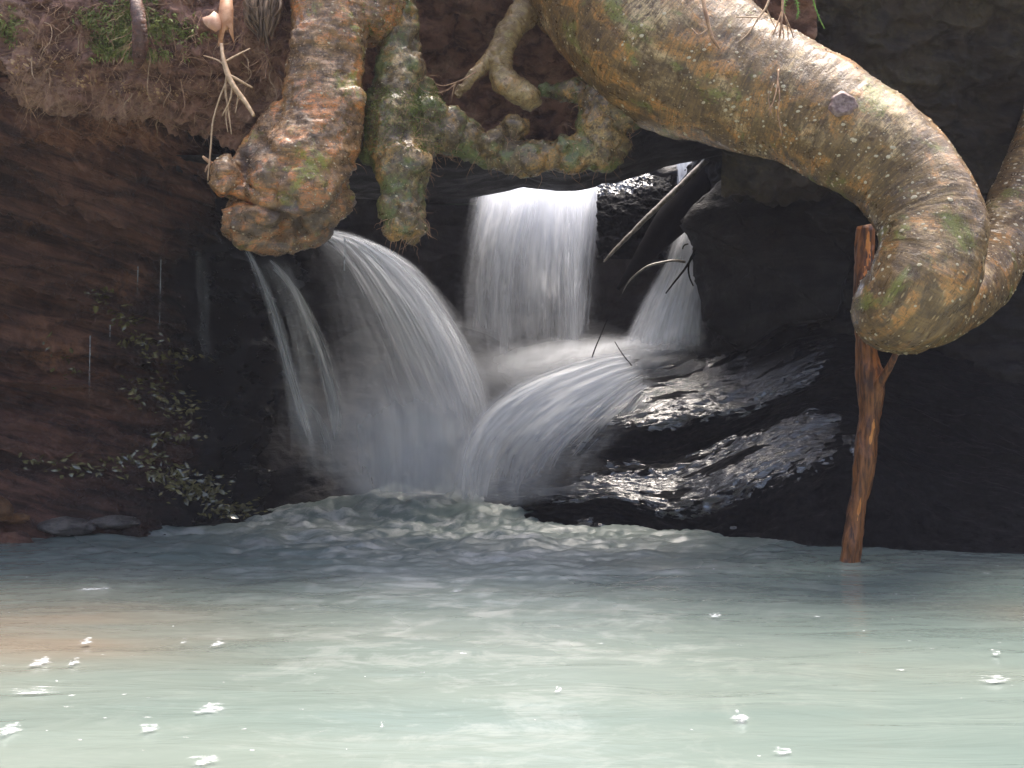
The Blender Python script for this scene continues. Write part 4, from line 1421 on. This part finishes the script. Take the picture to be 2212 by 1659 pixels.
for i in rng.choice(c3, 170, replace=False):
    paths.append(wander(v2[i] - nn2[i] * 0.002, nn2[i] * 0.35 + rng.normal(0, .7, 3) + np.array([0, -0.1, -0.4]), random.uniform(0.015, 0.06), random.uniform(0.0006, 0.0011), 4, 0.35, 0.15))
tag(tubes_obj('root_hairs', paths, M['rootlet'], kn, 4, 7), kind='stuff')

# twigs and green fronds at the top of the bent root
thing_tubes('hanging_twig', 'thin bare forked twig hanging over the shoulder of the bent root', 'twig', [
    [(1672, -30, 2.5, 3.3), (1655, 15, 2.5, 3.28), (1638, 40, 2.2, 3.27), (1618, 70, 1.6, 3.26), (1595, 92, 1, 3.25)],
    [(1640, 38, 1.6, 3.27), (1615, 37, 1.5, 3.27), (1590, 36, 1, 3.27)],
    [(1655, 18, 1.5, 3.28), (1665, 40, 1.3, 3.28), (1676, 62, 0.9, 3.28)]], M['rootlet_pale'], 6)
thing_tubes('hanging_twig', 'bundle of thin reddish hanging rootlets with many tips above the bent root', 'twig', [
    [(1692, -30, 3, 3.3), (1690, 20, 3, 3.28), (1688, 50, 2.6, 3.27), (1684, 80, 2, 3.27), (1680, 110, 1.4, 3.28)],
    [(1689, 20, 2, 3.28), (1700, 45, 1.8, 3.27), (1710, 68, 1.4, 3.27), (1714, 82, 1, 3.27)],
    [(1689, 25, 2, 3.28), (1678, 55, 1.6, 3.27), (1668, 78, 1, 3.27)],
    [(1700, 45, 1.5, 3.27), (1702, 70, 1.2, 3.27), (1703, 96, 0.8, 3.27)],
    [(1688, 52, 1.7, 3.27), (1693, 75, 1.4, 3.27), (1690, 100, 1, 3.27)],
    [(1684, 80, 1.5, 3.27), (1676, 95, 1.2, 3.28), (1672, 120, .8, 3.29)]], M['rootlet'], 6)
thing_tubes('hanging_twig', 'reddish rootlet clinging flat to the bark of the bent root', 'twig', [
    [(1515, -20, 4, 3.22), (1525, 30, 4.5, 3.2), (1532, 60, 4, 3.2), (1540, 85, 4, 3.2), (1555, 105, 2, 3.21)],
    [(1532, 60, 2, 3.2), (1510, 75, 1.6, 3.2), (1495, 62, 1, 3.21)]], M['rootlet'], 6)
e = thing_tubes('hanging_twig', 'spray of fine orange rootlets trailing down the lit side of the bent root', 'twig', [
    [(1682, 150, 2, 3.19), (1678, 190, 1.8, 3.17), (1672, 215, 1.5, 3.16), (1660, 250, 1, 3.16)],
    [(1680, 170, 1.5, 3.18), (1684, 210, 1.4, 3.16), (1680, 245, 1.2, 3.16), (1690, 295, .9, 3.16)],
    [(1676, 200, 1.3, 3.17), (1668, 225, 1.1, 3.16), (1655, 240, .8, 3.16)],
    [(1672, 180, 1.2, 3.17), (1660, 210, 1, 3.17), (1668, 250, .8, 3.16)]], M['rootlet'], 5)


def frond(label, pts, n_leaf, leaf_l):
    e = empty('fern_frond', P(*pts[0][:2], pts[0][3]))
    tag(e, label, 'fern')
    pa = px_path(pts)
    tubes_obj('stem', [pa], M['frond'], e, 5, 20)
    c = catmull(pa, n_leaf)
    V, F, b = [], [], 0
    for i in range(n_leaf):
        for s_ in (-1, 1):
            d = np.array([s_ * 0.8 + random.gauss(0, .15), random.gauss(-0.2, .25), -0.6])
            d /= np.linalg.norm(d)
            L = leaf_l * (1 - 0.6 * i / n_leaf) * random.uniform(.7, 1.2)
            w_ = np.array([0.25, 0.2, 0.9]) * 0.0022
            p = c[i, :3]
            V += [p, p + d * L * .5 + w_, p + d * L, p + d * L * .5 - w_]
            F.append((b, b + 1, b + 2, b + 3))
            b += 4
    mesh_obj('leaflets', V, F, M['frond'], e, smooth=False)


frond('bright green frond tip hanging at the top beside the reddish rootlets', [(1722, -30, 1.5, 3.28), (1720, -5, 1.4, 3.27), (1724, 20, 1.2, 3.27), (1722, 38, .7, 3.27)], 12, 0.013)
frond('short dull green frond behind the reddish rootlets at the top', [(1700, -35, 1.5, 3.33), (1697, -10, 1.4, 3.33), (1693, 12, 1.2, 3.32), (1692, 30, .7, 3.32)], 12, 0.016)
frond('dark drooping fern tip furthest out over the cave from the bent root', [(1752, -30, 1.6, 3.3), (1758, 5, 1.6, 3.3), (1768, 35, 1.3, 3.3), (1780, 60, .8, 3.3)], 9, 0.009)

# ------------------------------------------------------------------ sticks and logs
st = empty('driftwood_stick', P(1832, 1222, 3.69))
tag(st, 'upright reddish brown dead stick standing in the pool under the bent root', 'stick')
rows = [(1826, 1250, 18, 3.69), (1838, 1190, 19, 3.7), (1851, 1100, 18, 3.71), (1868, 1000, 20, 3.72), (1878, 900, 22, 3.73), (1880, 830, 25, 3.74), (1872, 740, 20, 3.75), (1866, 640, 20, 3.76), (1866, 560, 19, 3.77), (1869, 500, 17, 3.78), (1868, 486, 11, 3.78)]
g, nr_, rc, cc = root_tube(rows, 40, 240, lambda g, rc: 0.0045 * ridge(rc, (45, 45, 5), 3) + 0.007 * fbm(g, (11, 11, 7), 4) - 0.001)
gg = g.reshape(-1, 3)
n_, m_ = g.shape[:2]
Fq = [tuple(q) for q in grid_faces(n_, m_, True)]
V = np.vstack([gg, cc[-1:]])
for j in range(m_):
    Fq.append((len(gg), (n_ - 1) * m_ + j, (n_ - 1) * m_ + (j + 1) % m_))
shaft = mesh_obj('shaft', V, Fq, M['stick'], st)
tubes_obj('fork', [px_path([(1886, 850, 13, 3.72), (1903, 822, 10, 3.69), (1920, 795, 8, 3.66), (1940, 755, 6, 3.62)])], M['stick'], st, 14, 24)
# bare broken strips where the bark is gone
sb = BVHTree.FromPolygons([tuple(x) for x in gg], [tuple(x) for x in grid_faces(n_, m_, True)])


def strip(pts, mat, name, parent, bvh, lift=0.002):
    L = []
    for (u, v, w_) in pts:
        row = []
        for t_ in np.linspace(-1, 1, 5):
            p, nv = cast(bvh, u + t_ * w_, v)
            if p is None:
                return
            row.append(p + nv * lift * (1 - 0.9 * abs(t_)) - nv * 0.0008)
        L.append(row)
    return grid_obj(name, np.array(L), mat, parent)


strip([(1876, 500, 2), (1876, 515, 5), (1875, 540, 6), (1876, 560, 7), (1874, 575, 3)], M['stick_raw'], 'bare_wood', shaft, sb)
strip([(1868, 575, 3), (1868, 590, 6), (1867, 605, 7), (1866, 620, 4), (1866, 630, 1)], M['stick_raw'], 'bare_wood', shaft, sb)
strip([(1888, 905, 1), (1886, 925, 5), (1882, 945, 5), (1880, 960, 2)], M['stick_raw'], 'bare_wood', shaft, sb)
strip([(1860, 1075, 1), (1858, 1090, 4), (1854, 1110, 4), (1852, 1125, 1)], M['stick_raw'], 'bare_wood', shaft, sb)

# leaning log: pale pole painted as its lit edge, trunk painted black as shade
lg_ = empty('leaning_log', P(1310, 560, 5.05))
tag(lg_, 'slim pale pole painted as the lit edge of the leaning log, right of the straight fall', 'log')
g, nr_, rc, cc = root_tube([(1304, 566, 2, 5.05), (1330, 538, 4, 5.06), (1400, 468, 5.5, 5.1), (1460, 410, 6, 5.14), (1520, 352, 6.5, 5.18), (1590, 288, 7, 5.2)], 18, 110, lambda g, rc: 0.0025 * fbm(rc, (14, 14, 14), 4))
close_tube('shaft', g, rc, M['pole'], lg_)
dl = empty('leaning_log', P(1400, 560, 5.15))
tag(dl, 'broad trunk painted black as deep shade, behind the pale pole towards the boulder', 'log')
g, nr_, rc, cc = root_tube([(1335, 625, 5, 5.4), (1370, 580, 15, 5.36), (1420, 515, 28, 5.32), (1470, 455, 40, 5.3), (1560, 350, 42, 5.32), (1640, 260, 44, 5.34)], 30, 110, lambda g, rc: 0.005 * fbm(rc, (8, 8, 6), 3))
close_tube('shaft', g, rc, M['log'], dl)

thing_tubes('twig', 'bent wet twig coloured pale as its lit top, reaching across the narrow cascade', 'twig', [
    [(1480, 566, 3.2, 5.0), (1455, 563, 3, 4.98), (1425, 568, 3, 4.97), (1400, 575, 3, 4.96), (1378, 590, 2.6, 4.95), (1362, 604, 2, 4.95)],
    [(1362, 604, 1.6, 4.95), (1352, 618, 1.2, 4.95), (1344, 634, .8, 4.95)]], M['pole'], 6)  # pale pole colour painted on for its lit top
thing_tubes('twig', 'curved black tendril hanging in front of the narrow cascade', 'twig', [
    [(1502, 540, 2, 4.96), (1491, 560, 2, 4.95), (1487, 580, 2, 4.95), (1490, 600, 1.8, 4.95), (1498, 618, 1.5, 4.95)],
    [(1500, 548, 2.6, 4.97), (1480, 580, 2.4, 4.96), (1458, 608, 2, 4.95), (1438, 634, 1.6, 4.95)],
    [(1486, 527, 1.6, 4.96), (1478, 530, 1.5, 4.95), (1474, 538, 1.5, 4.95)]], M['log'], 6)
thing_tubes('twig', 'thin dark forked twig sticking out of the foam below the straight fall', 'twig', [
    [(1272, 795, 1.6, 5.0), (1283, 760, 1.6, 5.0), (1296, 728, 1.4, 5.0), (1312, 690, 1, 5.0)],
    [(1365, 790, 1.5, 5.0), (1345, 765, 1.4, 5.0), (1328, 738, 1, 5.0)]], M['log'], 5)

# ------------------------------------------------------------------ drips on the left
for (u, v0, v1, y, r, lab) in ((348, 540, 770, 4.5, 1.3, 'long fine thread of dripping water against the dark undercut wall'),
                               (298, 575, 650, 4.48, 1.6, 'twin short thread of dripping water beside the long thread'),
                               (195, 725, 880, 4.4, 1.5, 'thread of dripping water nearest the brown end of the layered wall'),
                               (238, 702, 745, 4.42, 1.3, 'shortest thread of dripping water, low on the layered wall'),
                               (745, 512, 640, 4.2, 1.6, 'thread of dripping water falling from the knobby root across the arching cascade')):
    e = empty('water_drip', P(u, v0, y))
    tag(e, lab, 'drip', 'threads of dripping water')
    k_ = 40
    pa = px_path([(u - (v1 - v0) * 0.02 * q, v0 + (v1 - v0) * q, r * (1 - .6 * q) * (0.75 + 0.5 * random.random()), y) for q in np.linspace(0, 1, k_)])
    gq, _, _, _ = tube_geo(pa, 6, 160)
    q = np.linspace(0, 1, 160)
    dn = np.clip((1 - q) ** 0.8 * (0.5 + 0.35 * fbm(np.stack([q * 5, q * 0 + u, q * 0], -1), (1, 1, 1), 4)), 0.05, 0.9)
    mesh_obj('thread', gq.reshape(-1, 3), grid_faces(160, 6, True), M['drip'], e, attrs={'dens': np.repeat(dn, 6)})

# ------------------------------------------------------------------ wet leaves and stones on the left ledges
V, F, b = [], [], 0
spots = [(215, 640, 30, 20, 24), (270, 690, 35, 25, 40), (310, 740, 40, 25, 40), (370, 770, 45, 14, 50), (330, 840, 60, 35, 60), (400, 880, 35, 25, 40), (380, 940, 40, 12, 36), (300, 995, 50, 18, 50), (370, 1030, 60, 22, 90), (430, 1060, 60, 20, 110), (500, 1100, 50, 15, 90), (180, 1010, 60, 20, 30), (90, 1000, 50, 14, 20), (140, 780, 40, 40, 16)]
for (uc, vc, su, sv, k_) in spots:
    for _ in range(k_):
        p, nv = cast(wall_bvh, random.gauss(uc, su * .6), random.gauss(vc, sv * .6), 0.004)
        if p is None:
            continue
        nv = nv * 0.35 + np.array([0, -0.45, 0.8]) + rng.normal(0, .3, 3)
        nv /= np.linalg.norm(nv)
        a = np.cross(nv, rng.normal(0, 1, 3) * np.array([.3, 1, .3])); a /= np.linalg.norm(a)
        c = np.cross(nv, a)
        L = random.uniform(0.009, 0.026)
        w_ = L * random.uniform(.3, .5)
        cu = L * random.uniform(-.2, .3)
        V += [p - a * L, p - a * L * .3 + c * w_ + nv * cu, p + a * L * .4 + c * w_ * .8 + nv * cu, p + a * L - nv * cu, p + a * L * .4 - c * w_ * .8 + nv * cu, p - a * L * .3 - c * w_ + nv * cu, p + nv * 0.002]
        for i in range(6):
            F.append((b + 6, b + i, b + (i + 1) % 6))
        b += 7
o_ = mesh_obj('wet_leaves', V, F, M['leaf'], smooth=False)
tag(o_, 'wet dead leaves plastered on the dark ledges below the layered wall', 'leaves', kind='stuff')


def stone(label, u, v, Yd, r, sq, mat, seed):
    v_, f_ = ico(np.zeros(3), r, 4)
    d = 1 + 0.22 * fbm(v_ / r, (1.3, 1.3, 1.3), 4, 0.5, seed)
    v_ = v_ * d[:, None] * np.array(sq)
    v_[:, 2] = np.maximum(v_[:, 2], -0.6 * r)
    o = mesh_obj('stone', v_, f_, mat)
    o.location = [float(q) for q in P(u, v, Yd)]
    tag(o, label, 'stone')
    return o


stone('orange stone at the waterline at the edge of the layered wall', -6, 1105, 4.15, 0.055, (1, 1, 1), M['stone_orange'], 3.1)
stone('small tan stone lying against the orange stone', 30, 1120, 4.2, 0.035, (1.6, .8, .6), M['stone_orange'], 5.2)
stone('pale grey rough stone half sunk at the waterline beneath the layered wall', 145, 1138, 4.28, 0.07, (1.5, .8, .5), M['stone_grey'], 8.8)
stone('dark flat stone beside the leaf covered ledge at the waterline', 250, 1128, 4.34, 0.06, (1.6, 1, .45), M['stone_grey'], 12.8)

# ------------------------------------------------------------------ foam and painted glints
def fleck(label, u, v, r, sx, h, seed, tilt=0.0):
    """white fleck on the pool, foam with painted glint, thin at its ragged edge"""
    Yd = CAM_H * FOC / (v - 829.5)
    c = P(u, v, Yd)
    R = r / FOC * Yd
    rs = random.Random(int(seed * 100))
    V, D, F, b = [], [], [], 0
    na, nr2 = 14, 6
    blobs = [(0, 0, 0.85, 1.4)]
    for k in range(13):
        an, q = rs.uniform(0, 6.28), rs.random() ** 0.7
        blobs.append((math.cos(an) * q * 0.75, math.sin(an) * q * 0.9, rs.uniform(0.14, 0.5), rs.uniform(0.3, 1.0)))
    for (bx, by, br, bd) in blobs:
        for i in range(nr2):
            q = i / (nr2 - 1)
            for j in range(na):
                an = 2 * math.pi * j / na
                w_ = 1 + 0.25 * math.sin(2 * an + bx * 9) + 0.15 * math.sin(5 * an + by * 7)
                x = (bx + math.cos(an) * q * br * w_) * R * sx
                y = (by + math.sin(an) * q * br * w_) * R * 1.5
                V.append((x, y, 0.001 + 0.0007 * b / 84 + R * h * br * 0.25 * math.sqrt(max(0.0, 1 - q * q))))
                D.append(1.0 * bd * (1 - q) ** 1.6 * min(1.0, 0.6 + 0.5 * h))
        F.append(grid_faces(nr2, na, True, b))
        b += nr2 * na
    o = mesh_obj('foam_glint', V, np.vstack(F), M['foam'], attrs={'dens': D})
    o.location = (float(c[0]), float(c[1]), 0.004)
    tag(o, label, 'foam', 'flecks of foam and painted glint on the pool')


fl_list = [  # white flecks, foam mixed with painted glints
    ('largest round ball of white foam glint on the near pool', 1600, 1562, 22, 1, 1.3),
    ('small round white foam glint ball on the bright middle of the pool', 1205, 1499, 9, 1, 0.9),
    ('foam glint fleck with a notched top over the sandy shallows, closest to the frame edge', 85, 1440, 20, 1.1, .7),
    ('tall narrow foam glint fleck over the sandy shallows', 160, 1440, 13, .9, 1.2),
    ('pointed foam glint fleck above the tall narrow one over the sandy shallows', 186, 1395, 13, 1, 1.0),
    ('round foam glint fleck alone on the green water right of the sandy shallows', 470, 1398, 15, 1, .8),
    ('tiny foam glint fleck just left of the lone round one', 396, 1393, 7, 1, .6),
    ('long thin white foam glint streak on the dark water near the layered wall', 200, 1277, 12, 3.2, .25),
    ('broad wispy foam glint patch near the bottom of the pool', 455, 1540, 20, 1.7, .2),
    ('ragged white foam glint patch below the broad wispy one', 325, 1582, 16, 1.3, .3),
    ('large faint foam glint patch at the bottom corner of the pool', 25, 1586, 18, 1.3, .2),
    ('bright small oval foam glint fleck on the green water below the black rock', 1543, 1336, 11, 1.4, .6),
    ('small slanted foam glint fleck at the far side of the pool, above the double streak', 2150, 1418, 8, 1.2, .5),
    ('wide double foam glint streak near the end of the pool', 2150, 1477, 12, 2.8, .3),
    ('wide flat foam glint patch cut by the lower picture edge', 445, 1652, 14, 2.2, .25),
    ('pale winged foam glint fleck near the lower picture edge below the largest ball', 1692, 1634, 11, 1.8, .2),
    ('narrow upright foam glint fleck on the pale near water', 825, 1576, 6, .9, 1.0),
    ('grey foam glint ripple at the end of the churning water', 985, 1281, 7, 2.6, .3),
    ('long frothy foam glint line at the lower edge of the sandy shallows', 75, 1502, 9, 6, .3),
]
for k_, (lab, u, v, r, sx, h) in enumerate(fl_list):
    fleck(lab, u, v, r * 1.15, sx, h, 3.7 * k_ + 1)

V, F, D, b = [], [], [], 0  # small white specks standing in for glints on the water
for k_ in range(120):
    v = 1225 + 420 * random.random() ** 1.3
    u = random.choice((random.uniform(-50, 2260), random.gauss(150, 260), random.gauss(1950, 250)))
    Yd = CAM_H * FOC / (v - 829.5)
    c = P(u, v, Yd)
    R = random.uniform(1.0, 3.2) / FOC * Yd
    sx = random.uniform(1, 6)
    an0 = random.gauss(-0.05, .35)
    al = random.uniform(0.12, 0.8) ** 1.5
    for rr, dd in ((0.55, 0.8), (1.0, 0.0)):
        for j in range(9):
            an = 2 * math.pi * j / 9
            w_ = random.uniform(.6, 1.25)
            x, y = math.cos(an) * R * sx * w_ * rr, math.sin(an) * R * 1.6 * w_ * rr
            V.append((c[0] + x * math.cos(an0) - y * math.sin(an0), c[1] + x * math.sin(an0) + y * math.cos(an0) + 0.15 * x * x / (R * sx), 0.007 + R * .2 * (1 - rr)))
            D.append(dd * al)
    V.append((c[0], c[1], 0.007 + R * .3))
    D.append(al * 1.2)
    for j in range(9):
        j2 = (j + 1) % 9
        F.append((b + 18, b + j, b + j2))
        F.append((b + j, b + 9 + j, b + 9 + j2, b + j2))
    b += 19
o_ = mesh_obj('glint_specks', V, F, M['foam'], attrs={'dens': D})
tag(o_, 'tiny white specks painted as glints, scattered over the pool', 'foam', kind='stuff')

# ------------------------------------------------------------------ added haze
hz = NT('added haze')
vp = hz.n("ShaderNodeVolumePrincipled")
vp.inputs["Color"].default_value = (0.86, 0.86, 1.0, 1)
vp.inputs["Density"].default_value = 0.0035  # thin haze added to lift the blacks like a lens veil
hz.l(vp.outputs[0], hz.out.inputs["Volume"])
V = [(x, y, z) for x in (-34, 34) for y in (-34, 44) for z in (-2.4, 8.0)]
F = [(0, 1, 3, 2), (4, 6, 7, 5), (0, 4, 5, 1), (2, 3, 7, 6), (0, 2, 6, 4), (1, 5, 7, 3)]
tag(mesh_obj('haze', V, F, hz.m, smooth=False), kind='stuff')
